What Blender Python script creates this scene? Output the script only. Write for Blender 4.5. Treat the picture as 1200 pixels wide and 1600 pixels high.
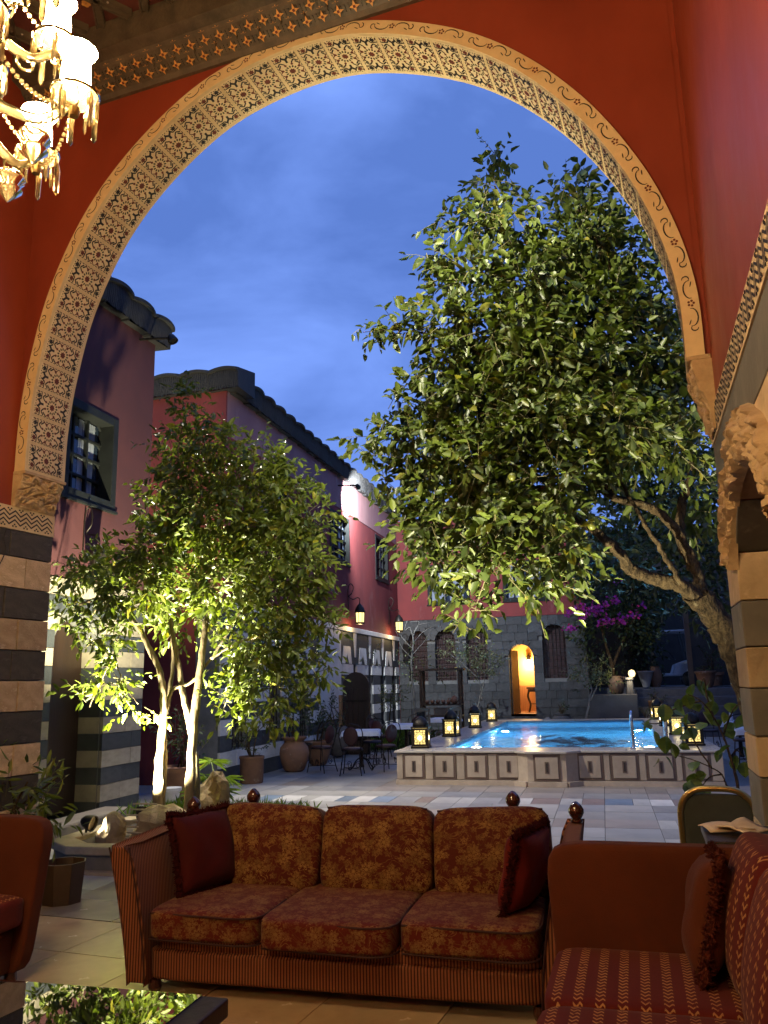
import bpy, bmesh, math, random
import numpy as np
from math import sin, cos, pi, radians, sqrt, atan2, hypot
from mathutils import Vector, Matrix
random.seed(7); rng = np.random.default_rng(7)
scene = bpy.context.scene
for o in list(bpy.data.objects): bpy.data.objects.remove(o)
C = scene.collection

# ------------------------------------------------------------------ camera
FPX, CXP, CYP, CAMZ = 1290., 600., 800., 1.62        # focal length in photo pixels, photo centre, eye height
YAW, PITCH, ROLL = radians(14.31), radians(11.8), -.022
_f = Vector((-sin(YAW)*cos(PITCH), cos(YAW)*cos(PITCH), sin(PITCH)))
_r0 = Vector((cos(YAW), sin(YAW), 0)); _u0 = _r0.cross(_f)
_r = cos(ROLL)*_r0 + sin(ROLL)*_u0; _u = -sin(ROLL)*_r0 + cos(ROLL)*_u0
cd = bpy.data.cameras.new('camera'); cam = bpy.data.objects.new('camera', cd); C.objects.link(cam)
cd.sensor_fit = 'VERTICAL'; cd.sensor_height = 24; cd.lens = 24*FPX/1600; cd.clip_start = .05; cd.clip_end = 2000
m3 = Matrix((_r, _u, -_f)).transposed(); cam.matrix_world = Matrix.Translation((0, 0, CAMZ)) @ m3.to_4x4()
scene.camera = cam
def ray(x, y): return _f + (x-CXP)/FPX*_r - (y-CYP)/FPX*_u
def onZ(x, y, z): d = ray(x, y); return Vector((0, 0, CAMZ)) + d*((z-CAMZ)/d.z)
def onY(x, y, Y): d = ray(x, y); return Vector((0, 0, CAMZ)) + d*(Y/d.y)
def onX(x, y, X): d = ray(x, y); return Vector((0, 0, CAMZ)) + d*(X/d.x)

# ------------------------------------------------------------------ dusk sky
w = bpy.data.worlds.new('World'); scene.world = w; w.use_nodes = True
nt = w.node_tree; nt.nodes.clear()
def wn(t, **k):
    n = nt.nodes.new(t)
    for a, v in k.items(): setattr(n, a, v)
    return n
sky = wn('ShaderNodeTexSky', sky_type='NISHITA', sun_disc=False, sun_elevation=radians(1.5), sun_rotation=radians(200), altitude=600, air_density=1.0, dust_density=.3, ozone_density=6.0)
tc = wn('ShaderNodeTexCoord')
mp = wn('ShaderNodeMapping'); mp.inputs['Scale'].default_value = (1.0, 1.0, 2.6)
no = wn('ShaderNodeTexNoise'); no.inputs['Scale'].default_value = 2.6; no.inputs['Detail'].default_value = 7; no.inputs['Roughness'].default_value = .52; no.inputs['Distortion'].default_value = .35
rp = wn('ShaderNodeValToRGB'); rp.color_ramp.elements[0].position = .38; rp.color_ramp.elements[1].position = .66
nt.links.new(tc.outputs['Generated'], mp.inputs['Vector']); nt.links.new(mp.outputs[0], no.inputs['Vector']); nt.links.new(no.outputs['Fac'], rp.inputs[0])
skm = wn('ShaderNodeMixRGB', blend_type='MULTIPLY'); skm.inputs[0].default_value = 1; skm.inputs[2].default_value = (.45, .60, 1.0, 1)
nt.links.new(sky.outputs[0], skm.inputs[1])
cl = wn('ShaderNodeMixRGB'); cl.inputs[1].default_value = (.62, 1.22, 3.6, 1); cl.inputs[2].default_value = (1.32, 2.30, 6.0, 1)   # blue-hour overcast
nt.links.new(rp.outputs[0], cl.inputs[0])
mx = wn('ShaderNodeMixRGB'); mx.inputs[0].default_value = .90
nt.links.new(skm.outputs[0], mx.inputs[1]); nt.links.new(cl.outputs[0], mx.inputs[2])
bg = wn('ShaderNodeBackground'); bg.inputs[1].default_value = .098
out = wn('ShaderNodeOutputWorld'); nt.links.new(mx.outputs[0], bg.inputs[0]); nt.links.new(bg.outputs[0], out.inputs[0])
scene.view_settings.view_transform = 'Standard'; scene.view_settings.look = 'None'
scene.view_settings.exposure = 1.0; scene.view_settings.gamma = 1.0; scene.view_settings.use_curve_mapping = False
scene.cycles.use_denoising = True; scene.cycles.max_bounces = 7; scene.cycles.diffuse_bounces = 3; scene.cycles.glossy_bounces = 3
scene.cycles.transmission_bounces = 6; scene.cycles.transparent_max_bounces = 8; scene.cycles.sample_clamp_indirect = 4
scene.cycles.caustics_reflective = False; scene.cycles.caustics_refractive = False

# ------------------------------------------------------------------ helpers
ORIG = {}
def tag(o, label=None, cat=None, group=None, kind=None):
    if label: o['label'] = label
    if cat: o['category'] = cat
    if group: o['group'] = group
    if kind: o['kind'] = kind
    return o
def thing(name, label, cat, loc=(0, 0, 0), rz=0, group=None, world=False):
    o = bpy.data.objects.new(name, None); C.objects.link(o); o.location = loc; o.rotation_euler.z = rz
    o.empty_display_size = .1; tag(o, label, cat, group); ORIG[o.name] = Vector(loc) if world else Vector((0, 0, 0))
    return o
def struct(name, loc=(0, 0, 0)):
    o = bpy.data.objects.new(name, None); C.objects.link(o); o['kind'] = 'structure'; o.location = loc; ORIG[o.name] = Vector(loc); return o
def copy_tree(o, parent=None):
    c = o.copy(); C.objects.link(c); c.parent = parent; ORIG[c.name] = ORIG.get(o.name, Vector())
    for ch in o.children: copy_tree(ch, c)
    return c
def place(o, loc, rz=0, label=None, scale=None):
    o.location = loc; o.rotation_euler.z = rz
    if label: o['label'] = label
    if scale: o.scale = (scale,)*3 if not hasattr(scale, '__len__') else scale
    return o
def ms(mesh, name, parent, loc=(0, 0, 0), rot=(0, 0, 0), scale=(1, 1, 1), mat=None, world=True):
    """a piece that shares mesh data; loc is in the root's coordinate mode"""
    o = bpy.data.objects.new(name, mesh); C.objects.link(o); o.parent = parent
    off = ORIG.get(parent.name, Vector()) if parent else Vector()
    o.location = Vector(loc) - off; o.rotation_euler = rot; o.scale = scale; ORIG[o.name] = Vector(loc)
    if mat:
        o.material_slots[0].link = 'OBJECT'; o.material_slots[0].material = mat
    return o
I4 = Matrix.Identity(4)
class MB:
    def __init__(s, M=None): s.v = []; s.f = []; s.mi = []; s.M = M; s.cur = 0
    def av(s, pts):
        b = len(s.v)
        for p in pts: s.v.append(tuple(s.M @ Vector(p)) if s.M else tuple(p))
        return b
    def face(s, idx): s.f.append(tuple(idx)); s.mi.append(s.cur)
    def poly(s, pts): b = s.av(pts); s.face(range(b, b+len(pts))); return s
    def box(s, c, d, R=None):
        hx, hy, hz = d[0]/2, d[1]/2, d[2]/2; c = Vector(c)
        P = [(-hx,-hy,-hz),(hx,-hy,-hz),(hx,hy,-hz),(-hx,hy,-hz),(-hx,-hy,hz),(hx,-hy,hz),(hx,hy,hz),(-hx,hy,hz)]
        P = [c + (R @ Vector(p) if R else Vector(p)) for p in P]; b = s.av(P)
        for q in ((0,3,2,1),(4,5,6,7),(0,1,5,4),(1,2,6,5),(2,3,7,6),(3,0,4,7)): s.face([b+i for i in q])
        return s
    def bb(s, lo, hi): return s.box([(lo[i]+hi[i])/2 for i in range(3)], [hi[i]-lo[i] for i in range(3)])
    def prism(s, pts, off):
        """closed outline (3D points) extruded by vector off"""
        n = len(pts); off = Vector(off); b = s.av(list(pts) + [Vector(p)+off for p in pts])
        s.face(range(b+n-1, b-1, -1)); s.face(range(b+n, b+2*n))
        for i in range(n): j = (i+1) % n; s.face((b+i, b+j, b+n+j, b+n+i))
        return s
    def tube(s, pts, rad, n=6, cap=True):
        pts = [Vector(p) for p in pts]; k = len(pts)
        if not hasattr(rad, '__len__'): rad = [rad]*k
        rings = []; prev = None
        for i in range(k):
            t = (pts[min(i+1, k-1)] - pts[max(i-1, 0)]);
            if t.length < 1e-9: t = Vector((0, 0, 1))
            t.normalize()
            if prev is None: a = t.orthogonal().normalized()
            else:
                a = prev - t*prev.dot(t)
                a = a.normalized() if a.length > 1e-6 else t.orthogonal().normalized()
            prev = a; bb_ = t.cross(a)
            rings.append(s.av([pts[i] + rad[i]*(cos(2*pi*j/n)*a + sin(2*pi*j/n)*bb_) for j in range(n)]))
        for i in range(k-1):
            for j in range(n):
                j2 = (j+1) % n; s.face((rings[i]+j, rings[i]+j2, rings[i+1]+j2, rings[i+1]+j))
        if cap: s.face([rings[0]+j for j in range(n-1, -1, -1)]); s.face([rings[-1]+j for j in range(n)])
        return s
    def lathe(s, prof, c=(0, 0, 0), n=16, sq=None, a0=0):
        c = Vector(c); rings = []
        for r, z in prof:
            if sq: rings.append(s.av([c + Vector((r*_sq(2*pi*(j+.5)/n + a0, sq)[0], r*_sq(2*pi*(j+.5)/n + a0, sq)[1], z)) for j in range(n)]))
            else: rings.append(s.av([c + Vector((r*cos(2*pi*j/n+a0), r*sin(2*pi*j/n+a0), z)) for j in range(n)]))
        for i in range(len(prof)-1):
            for j in range(n):
                j2 = (j+1) % n; s.face((rings[i]+j, rings[i]+j2, rings[i+1]+j2, rings[i+1]+j))
        if prof[0][0] > 1e-4: s.face([rings[0]+j for j in range(n-1, -1, -1)])
        if prof[-1][0] > 1e-4: s.face([rings[-1]+j for j in range(n)])
        return s
    def mesh(s, name, mats=(), smooth=False, off=None):
        me = bpy.data.meshes.new(name); v = s.v
        if off is not None and off.length > 0: v = [(p[0]-off.x, p[1]-off.y, p[2]-off.z) for p in v]
        me.from_pydata(v, [], s.f); me.validate(); me.polygons.foreach_set('material_index', (s.mi + [0]*len(me.polygons))[:len(me.polygons)])
        for m in (mats if isinstance(mats, (list, tuple)) else [mats]): me.materials.append(m)
        if smooth: me.polygons.foreach_set('use_smooth', [True]*len(me.polygons))
        me.update(); return me
    def build(s, name, mats, parent=None, smooth=False, bevel=0, sub=0, seg=2, sharp=None):
        off = ORIG.get(parent.name, Vector()) if parent else Vector()
        me = s.mesh(name, mats, smooth, off); o = bpy.data.objects.new(name, me); C.objects.link(o)
        if parent: o.parent = parent
        ORIG[o.name] = off
        if smooth and sharp:
            try: me.set_sharp_from_angle(angle=radians(sharp))
            except Exception: pass
        if bevel:
            b = o.modifiers.new('bevel', 'BEVEL'); b.width = bevel; b.segments = seg; b.limit_method = 'ANGLE'
        if sub:
            q = o.modifiers.new('sub', 'SUBSURF'); q.levels = sub; q.render_levels = sub
        return o
def _sq(t, p):
    cx, sx = cos(t), sin(t); k = (abs(cx)**p + abs(sx)**p)**(-1/p); return cx*k, sx*k
def crom(P, n=8, closed=False):
    P = [Vector(p) for p in P]; out = []; k = len(P)
    for i in range(k if closed else k-1):
        if closed: a, b, c, d = P[i-1], P[i], P[(i+1) % k], P[(i+2) % k]
        else: a, b, c, d = P[max(i-1, 0)], P[i], P[i+1], P[min(i+2, k-1)]
        for j in range(n):
            t = j/n; out.append(.5*((2*b) + (c-a)*t + (2*a-5*b+4*c-d)*t*t + (3*b-a-3*c+d)*t**3))
    if not closed: out.append(P[-1])
    return out
def cushion(mb, c, d, puff=.25, p=6, n=10, R=None, taper=None):
    """soft rounded block"""
    c = Vector(c); idx = {}
    def vert(u, v, w_):
        q = Vector((u, v, w_)); l = (abs(u)**p + abs(v)**p + abs(w_)**p)**(1/p); q = q/l
        f = [1 - puff*(1-(1-q[a]**2)) if 0 else 1 for a in range(3)]
        x, y, z = q
        z *= 1 + puff*(1-x*x)*(1-y*y) if d[2] <= min(d[0], d[1]) else 1
        y *= 1 + puff*(1-x*x)*(1-z*z) if d[1] < min(d[0], d[2]) else 1
        x *= 1 + puff*(1-y*y)*(1-z*z) if d[0] < min(d[1], d[2]) else 1
        if taper: x *= 1 - taper*(z*.5+.5)
        o = Vector((x*d[0]/2, y*d[1]/2, z*d[2]/2))
        return c + (R @ o if R else o)
    for ax in range(3):
        for sg in (-1, 1):
            g = []
            for i in range(n+1):
                row = []
                for j in range(n+1):
                    a, b = -1+2*i/n, -1+2*j/n; q = [0, 0, 0]; q[ax] = sg; q[(ax+1) % 3] = a; q[(ax+2) % 3] = b
                    key = tuple(round(t, 4) for t in q)
                    if key not in idx: idx[key] = mb.av([vert(*q)])
                    row.append(idx[key])
                g.append(row)
            for i in range(n):
                for j in range(n):
                    f = (g[i][j], g[i+1][j], g[i+1][j+1], g[i][j+1]); mb.face(f if sg > 0 else f[::-1])
    return mb
# ------------------------------------------------------------------ materials
class NT:
    def __init__(s, name):
        s.m = bpy.data.materials.new(name); s.m.use_nodes = True; s.t = s.m.node_tree; s.t.nodes.clear()
        s.o = s.t.nodes.new('ShaderNodeOutputMaterial')
    def n(s, typ, ins=None, **k):
        x = s.t.nodes.new('ShaderNode'+typ)
        for a, v in k.items(): setattr(x, a, v)
        for a, v in (ins or {}).items(): s.set(x.inputs[a], v)
        return x
    def set(s, sock, v):
        if isinstance(v, bpy.types.NodeSocket): s.t.links.new(v, sock)
        elif isinstance(v, bpy.types.Node): s.t.links.new(v.outputs[0], sock)
        else:
            if hasattr(sock.default_value, '__len__') and hasattr(v, '__len__') and len(v) == 3 and len(sock.default_value) == 4: v = (*v, 1)
            sock.default_value = v
    def math(s, op, a, b=None, c=None, clamp=False):
        x = s.n('Math', operation=op, use_clamp=clamp); s.set(x.inputs[0], a)
        if b is not None: s.set(x.inputs[1], b)
        if c is not None: s.set(x.inputs[2], c)
        return x.outputs[0]
    def ramp(s, fac, stops, interp='LINEAR'):
        x = s.n('ValToRGB'); cr = x.color_ramp; cr.interpolation = interp
        while len(cr.elements) < len(stops): cr.elements.new(.5)
        for e, (p, c) in zip(cr.elements, stops): e.position = p; e.color = (*c, 1) if hasattr(c, '__len__') else (c, c, c, 1)
        s.set(x.inputs[0], fac); return x.outputs[0]
    def mix(s, f, a, b, mode='MIX'):
        x = s.n('MixRGB', blend_type=mode); s.set(x.inputs[0], f); s.set(x.inputs[1], a); s.set(x.inputs[2], b); return x.outputs[0]
    def coord(s, scale=(1, 1, 1), kind='Object', rot=(0, 0, 0)):
        t = s.n('TexCoord'); m = s.n('Mapping', {'Scale': scale, 'Rotation': rot}); s.t.links.new(t.outputs[kind], m.inputs[0]); return m.outputs[0]
    def noise(s, vec, scale, detail=5, rough=.55, dist=0, out='Fac'):
        x = s.n('TexNoise', {'Scale': scale, 'Detail': detail, 'Roughness': rough, 'Distortion': dist}); s.set(x.inputs['Vector'], vec); return x.outputs[out]
    def vor(s, vec, scale, feature='F1', out='Distance', rnd=1):
        x = s.n('TexVoronoi', {'Scale': scale, 'Randomness': rnd}, feature=feature); s.set(x.inputs['Vector'], vec); return x.outputs[out]
    def sep(s, vec): return s.n('SeparateXYZ', {0: vec}).outputs
    def comb(s, x, y, z): return s.n('CombineXYZ', {0: x, 1: y, 2: z}).outputs[0]
    def bump(s, h, strength=.3, dist=.01): return s.n('Bump', {'Height': h, 'Strength': strength, 'Distance': dist}).outputs[0]
    def bsdf(s, **k):
        b = s.n('BsdfPrincipled', {a.replace('_', ' '): v for a, v in k.items()}); s.t.links.new(b.outputs[0], s.o.inputs[0]); return b
MATS = {}
def pm(name, c1, c2=None, scale=6, rough=.6, bump=0, bscale=None, metal=0, spec=.5, vary=0, stretch=(1, 1, 1), wear=None, kind='Object', island=False, coat=0, sheen=0, bdist=.01):
    """procedural painted / stone / wood surface: two-tone noise, wear spots, fine relief, per-object variation"""
    if name in MATS: return MATS[name]
    N = NT(name); co = N.coord(stretch, kind); c2 = c2 or tuple(.72*x for x in c1)
    f = N.ramp(N.noise(co, scale, 6), [(.32, 0), (.68, 1)]); col = N.mix(f, c1, c2)
    f2 = N.noise(co, scale*6.3, 4); col = N.mix(.35, col, N.mix(f2, (.55,)*3, (1.35,)*3), 'MULTIPLY')
    if wear:
        wf = N.ramp(N.noise(co, scale*.6+1.3, 8, .65), [(.60, 0), (.70, 1)]); col = N.mix(wf, col, wear)
    if vary:
        r = N.n('NewGeometry').outputs['Random Per Island'] if island else N.n('ObjectInfo').outputs['Random']
        k = N.math('MULTIPLY_ADD', r, 2*vary, 1-vary); col = N.mix(1, col, N.comb(k, k, k), 'MULTIPLY')
    rr = N.math('MULTIPLY_ADD', f2, .25, rough-.12, clamp=True)
    ins = dict(Base_Color=col, Roughness=rr, Metallic=metal, Specular_IOR_Level=spec)
    if coat: ins['Coat_Weight'] = coat; ins['Coat_Roughness'] = .08
    if sheen: ins['Sheen_Weight'] = sheen
    if bump: ins['Normal'] = N.bump(N.noise(co, bscale or scale*5, 7, .6), bump, bdist)
    N.bsdf(**ins); MATS[name] = N.m; return N.m
def emis(name, col, strength):
    if name in MATS: return MATS[name]
    N = NT(name); e = N.n('Emission', {'Color': col, 'Strength': strength}); N.t.links.new(e.outputs[0], N.o.inputs[0]); MATS[name] = N.m; return N.m
def glassy(name, col=(1, 1, 1), rough=.02, ior=1.45, alpha_mix=.0, tint=None):
    if name in MATS: return MATS[name]
    N = NT(name); N.bsdf(Base_Color=col, Roughness=rough, IOR=ior, Transmission_Weight=1.0); MATS[name] = N.m; return N.m
def lamp(name, typ, loc, energy, col, parent=None, size=.1, target=None, cone=None, blend=.5):
    l = bpy.data.lights.new(name, typ); l.energy = energy; l.color = col
    if typ in ('POINT', 'SPOT'): l.shadow_soft_size = size
    if typ == 'AREA': l.size = size
    if typ == 'SPOT': l.spot_size = radians(cone); l.spot_blend = blend
    o = bpy.data.objects.new(name, l); C.objects.link(o); o.location = loc
    if target is not None: o.rotation_euler = (Vector(target)-Vector(loc)).to_track_quat('-Z', 'Y').to_euler()
    if parent: o.parent = parent; o.location = Vector(loc) - ORIG.get(parent.name, Vector())
    return o
PLASTER = pm('iwan_red_plaster', (.30, .050, .022), (.21, .033, .015), 1.0, .42, .22, 14, spec=.45, stretch=(1, 1, .55), wear=(.235, .040, .019))
EXT_RED = pm('courtyard_red_plaster', (.205, .040, .038), (.135, .028, .030), 1.0, .8, .35, 12, spec=.25, stretch=(1, 1, .5), wear=(.20, .075, .072))
BEIGE = pm('beige_limestone', (.62, .47, .29), (.44, .31, .175), 3.2, .75, .6, 16, vary=.22, bdist=.02, wear=(.70, .56, .37))
BASALT = pm('dark_basalt', (.078, .066, .053), (.046, .040, .033), 4, .65, .6, 18, vary=.28, wear=(.11, .095, .08), bdist=.01)
EXT_BEIGE = pm('courtyard_beige_stone', (.38, .33, .25), (.28, .24, .18), 3.2, .7, .3, 20, vary=.1)
EXT_MAUVE = pm('darkened_mauve_plaster', (.095, .034, .037), (.075, .029, .033), 1.1, .85, .2, 18, spec=.2)  # upper house wall darkened in colour to offset the floodlight on it
EXT_DARK = pm('courtyard_dark_stone', (.055, .060, .064), (.035, .040, .045), 4, .65, .3, 20, vary=.15)
WHITE_ST = pm('white_limestone', (.66, .65, .61), (.52, .51, .48), 4, .65, .2, 20, vary=.06)
GREY_ST = pm('grey_basalt_block', (.050, .050, .053), (.024, .025, .027), 3.5, .75, .5, 14, vary=.32, bdist=.015)
MORTAR = pm('pale_mortar', (.17, .17, .168), (.11, .11, .108), 5, .85, .3, 30)
DARKWOOD = pm('dark_stained_wood', (.040, .020, .011), (.022, .011, .006), 3, .45, .2, 40, stretch=(1, 1, .15), spec=.5)
GREENWOOD = pm('dark_green_wood', (.014, .016, .015), (.009, .010, .010), 5, .65, .15, 30, spec=.2)
IRON = pm('wrought_iron', (.018, .014, .012), (.030, .020, .014), 14, .45, .2, 60, metal=.6)
TERRA = pm('terracotta', (.25, .125, .068), (.17, .085, .05), 5, .8, .3, 26, vary=.2, wear=(.34, .27, .21))
CLOTH = pm('white_tablecloth', (.70, .72, .76), (.60, .62, .68), 5, .8, .1, 20)
SOIL = pm('soil', (.035, .024, .016), (.018, .013, .009), 14, .95, .8, 30)
BARK = pm('pale_bark', (.22, .165, .095), (.10, .075, .045), 18, .85, .9, 30, stretch=(1, 1, .35), bdist=.012)
BARK2 = pm('brown_bark', (.105, .072, .038), (.026, .018, .011), 26, .95, 1.0, 34, stretch=(1, 1, .5), bdist=.05, spec=.15, wear=(.15, .12, .075))
TWIG = pm('green_twig', (.16, .14, .06), (.10, .09, .04), 9, .7)
def leafmat(name, c1, c2, trans=.35, rough=.42, spec=.5):
    N = NT(name); r = N.n('NewGeometry').outputs['Random Per Island']
    col = N.ramp(r, [(0, c2), (.55, c1), (.93, tuple(min(1, 1.35*x) for x in c1)), (1, (c1[0]*2.0, c1[1]*1.35, c1[2]*.9))])
    p = N.bsdf(Base_Color=col, Roughness=rough, Specular_IOR_Level=spec)
    tr = N.n('BsdfTranslucent', {'Color': N.mix(1, col, (1.25, 1.3, .5), 'MULTIPLY')}); ad = N.n('MixShader', {0: trans}); N.t.links.new(p.outputs[0], ad.inputs[1]); N.t.links.new(tr.outputs[0], ad.inputs[2])
    N.t.links.new(ad.outputs[0], N.o.inputs[0]); return N.m
LEAF_A = leafmat('lemon_leaf', (.125, .160, .026), (.050, .080, .014), .32, .42)
LEAF_B = leafmat('orange_leaf', (.074, .098, .017), (.028, .046, .010), .25, .43)
LEAF_D = leafmat('dark_shrub_leaf', (.040, .060, .018), (.018, .030, .010), .25)
LEAF_G = leafmat('grass_blade', (.10, .17, .02), (.05, .10, .012), .35)
LEAF_P = leafmat('papyrus_blade', (.16, .24, .04), (.10, .17, .025), .35)
FLOWER = leafmat('magenta_bract', (.45, .03, .38), (.30, .02, .26), .3)
# ================================================================== the iwan (open arched hall the camera stands in)
W0 = Vector((.7326, 4.8235, 0))
IM = Matrix.Translation(W0) @ Matrix.Rotation(radians(-6.4), 4, 'Z')     # hall frame: x along the arch wall, y out to the court
RM = Matrix.Translation(W0) @ Matrix.Rotation(radians(-2.4), 4, 'Z')     # right wall frame
FZ = .12                                                                # hall floor level above the court
CREAM = pm('cream_painted_plaster', (.74, .57, .33), (.64, .48, .26), 5, .6, .15, 30)
OCHRE = pm('ochre_painted_plaster', (.76, .57, .31), (.68, .48, .24), 3, .6, .2, 24, wear=(.66, .42, .19))
INK = pm('dark_paint', (.016, .013, .012), (.03, .022, .018), 20, .6)
BRICKP = pm('brick_red_paint', (.16, .035, .018), (.12, .028, .015), 20, .6)
OLIVE = pm('olive_paint', (.075, .07, .028), (.06, .05, .02), 20, .6)
GOLD = pm('gilt_paint', (.66, .32, .075), (.55, .24, .05), 20, .5)
CARVED = pm('carved_limestone', (.58, .41, .22), (.42, .28, .14), 9, .7, .6, 30, bdist=.02)
MARB = [pm('hall_marble_%d' % i, c, tuple(.75*x for x in c), 1.6, .22, .05, 30, spec=.5, vary=.1, wear=tuple(.62*x for x in c)) for i, c in enumerate([(.56, .42, .25), (.46, .36, .23), (.60, .45, .27), (.33, .29, .23)])]
# floor
fl = struct('iwan_floor'); MB(IM).bb((-5.75, -8.3, -.05), (1.6, .46, FZ-.006)).build('floor_bed', MORTAR, fl)
tile_me = MB().box((0, 0, 0), (.60, .60, .03)).mesh('floor_tile', MARB[0])
thr_me = MB().box((0, 0, 0), (1.06, .44, .03)).mesh('threshold_slab', MARB[3])
for i in range(11):
    for j in range(8):
        p = IM @ Vector((-5.10 + .606*(i+.5), -.02 - .606*(j+.5), FZ-.015 + random.uniform(-.0012, .0012)))
        ms(tile_me, 'floor_tile', fl, p, (0, 0, radians(-6.4)), mat=MARB[random.choice([0, 0, 1, 2, 2])])
for i in range(5): ms(thr_me, 'threshold_slab', fl, IM @ Vector((-5.10 + 1.07*(i+.5), .215, FZ-.0145)), (0, 0, radians(-6.4)), mat=MARB[[3, 1, 3, 0, 3][i]])
# ---- left side wall with striped masonry
def zigzag(M, x, y0, y1, z0, z1, name, par, sx=1, per=.115):
    mb = MB(M); n = int((y1-y0)/(per/2)); h = z1-z0
    for r in range(3):
        zc = z0 + h*(.30+.20*r); pts = [(y0+i*per/2, zc+(.11 if i % 2 else -.11)*h) for i in range(n+1)]
        for (a, b), (c_, d_) in zip(pts, pts[1:]):
            t = .007; mb.poly([(x, a, b-t), (x, c_, d_-t), (x, c_, d_+t), (x, a, b+t)])
    for i in range(n//2):
        for zc, s in ((z0+.09*h, 1), (z0+.91*h, -1)):
            yc = y0 + (i+(.5 if s > 0 else 0))*per
            for k in (-.016, .016, 0): mb.box((x, yc+k, zc+s*(.006 if k else .02)), (.003, .013, .011))
    mb.build(name, INK, par)
lw = thing('striped_wall', 'striped beige and black stone side wall of the hall with painted zigzag band, red above', 'wall', IM @ Vector((-5.4, -3, 0)), world=True)
MB(IM).bb((-5.70, -8.2, -.05), (-5.175, .435, 2.87)).build('wall_core', MORTAR, lw)
MB(IM).bb((-5.70, -8.2, 3.051), (-5.147, .44, 7.05)).build('red_plaster', PLASTER, lw)
MB(IM).bb((-5.70, -8.2, 2.871), (-5.135, .45, 3.05)).build('band', CREAM, lw)
zigzag(IM, -5.1325, -1.3, .43, 2.871, 3.05, 'zigzag_pattern', lw)
courses = [2.87, 2.66, 2.415, 2.18, 1.94, 1.71, 1.475, 1.235, 1.0, .77, .55, .33, FZ]
blk = [MB().box((0, 0, 0), (.06, 1, 1)).mesh('stone_block', BEIGE) for _ in range(1)]
for k, (za, zb) in enumerate(zip(courses, courses[1:])):
    y = .452; first = True
    while y > -1.5:
        L = random.uniform(.20, .32) if first and k % 2 else random.uniform(.34, .56); first = False
        o = ms(blk[0], 'stone_block', lw, IM @ Vector((-5.168 + random.uniform(-.004, .004), y-L/2, (za+zb)/2)), (0, 0, radians(-6.4)), (1, L-.006, za-zb-.007), BASALT if k % 2 == 0 else BEIGE)
        b = o.modifiers.new('bevel', 'BEVEL'); b.width = .011; b.segments = 2
        y -= L
    MB(IM).bb((-5.2, -8.1, zb+.003), (-5.14, y, za-.003)).build('stone_course', BASALT if k % 2 == 0 else BEIGE, lw)
MB(IM).tube(crom([(-5.126, -.06, 2.86), (-5.126, -.08, 2.78), (-5.13, -.05, 2.70), (-5.128, -.10, 2.58), (-5.13, -.20, 2.45)], 6), .004, 5).build('cable', INK, lw)
# ---- right side wall with an arched opening
rw = thing('arched_side_wall', 'red side wall with patterned band, striped stone below and carved arched opening', 'wall', RM @ Vector((.3, -3, 0)), world=True)
TH = .55
MB(RM).bb((.006, -8.2, 3.152), (TH, .33, 7.05)).build('red_plaster', PLASTER, rw)
MB(RM).bb((-.006, -8.2, 2.98), (TH, .34, 3.15)).build('band', CREAM, rw)
zigzag(RM, -.009, -3.2, .33, 2.98, 3.15, 'zigzag_pattern', rw)
rc = [2.978, 2.71, 2.48, 2.26, 2.01, 1.77, 1.56, 1.32, 1.12, .87, .62, .37, FZ]
O0, O1, OZ = -1.66, -.16, 2.13           # opening: near and far jamb, springing height
orad = (O1-O0)/2; oc = (O0+O1)/2
def jamb_y(z):
    """far edge of the opening at height z"""
    if z <= OZ: return O1
    q = (z-OZ)/.42
    return None if q >= 1 else oc + orad*sqrt(1-q*q)
for k, (za, zb) in enumerate(zip(rc, rc[1:])):
    mt = BASALT if k % 2 == 0 else BEIGE
    if k % 2 == 0: mt = pm('worn_basalt', (.21, .19, .155), (.13, .12, .10), 3, .65, .4, 20, vary=.1, wear=(.30, .27, .22))
    for side in (1, -1):
        j1, j0 = jamb_y(za), jamb_y(zb)
        if j0 is None:
            if side == 1: MB(RM).bb((0, -8.1, zb+.003), (TH, .32, za-.003)).build('stone_course', mt, rw, bevel=.006)
            continue
        if j1 is None: j1 = oc
        if side == 1: P = [(0, j0, zb+.003), (0, .32, zb+.003), (0, .32, za-.003), (0, j1, za-.003)]
        else: P = [(0, 2*oc-j0, zb+.003), (0, 2*oc-j1, za-.003), (0, -8.1, za-.003), (0, -8.1, zb+.003)]
        MB(RM).prism(P[::-1], (TH, 0, 0)).build('stone_course', mt, rw, bevel=.006)
# carved hood round the opening
hood = MB(RM); ng = 150; nr = 26; g = []
for i in range(ng+1):
    t = .03*pi + .94*pi*i/ng; row = []
    for j in range(nr+1):
        q = j/nr; rr_ = .97 + .27*q + .018*q*abs(sin(9*t))
        y = oc + (orad+.0)*rr_*cos(t); z = OZ + .42*(1+.9*(rr_-1))*sin(t) + .10*q*max(0, sin(t))**5 + .06*q
        w1 = sin(11*t+5*q)*cos(10*q+2*cos(9*t)); w2 = sin(26*t-9*q)*sin(19*q+7*t); h = .020 + .030*sin(pi*q)**.4 + .016*(1 if w1 > .12 else -1 if w1 < -.30 else 0) + .008*(1 if w2 > .2 else -1 if w2 < -.2 else 0)
        row.append(hood.av([(-h if 0 < j < nr else .01, y, z)]))
    g.append(row)
for i in range(ng):
    for j in range(nr): hood.face((g[i][j], g[i+1][j], g[i+1][j+1], g[i][j+1]))
hood.build('carved_hood', CARVED, rw, smooth=True, sharp=30)
MB(RM).bb((TH-.02, O0-.05, FZ), (TH+.03, O1+.05, OZ+.44)).build('door_leaf', DARKWOOD, rw)
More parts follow.
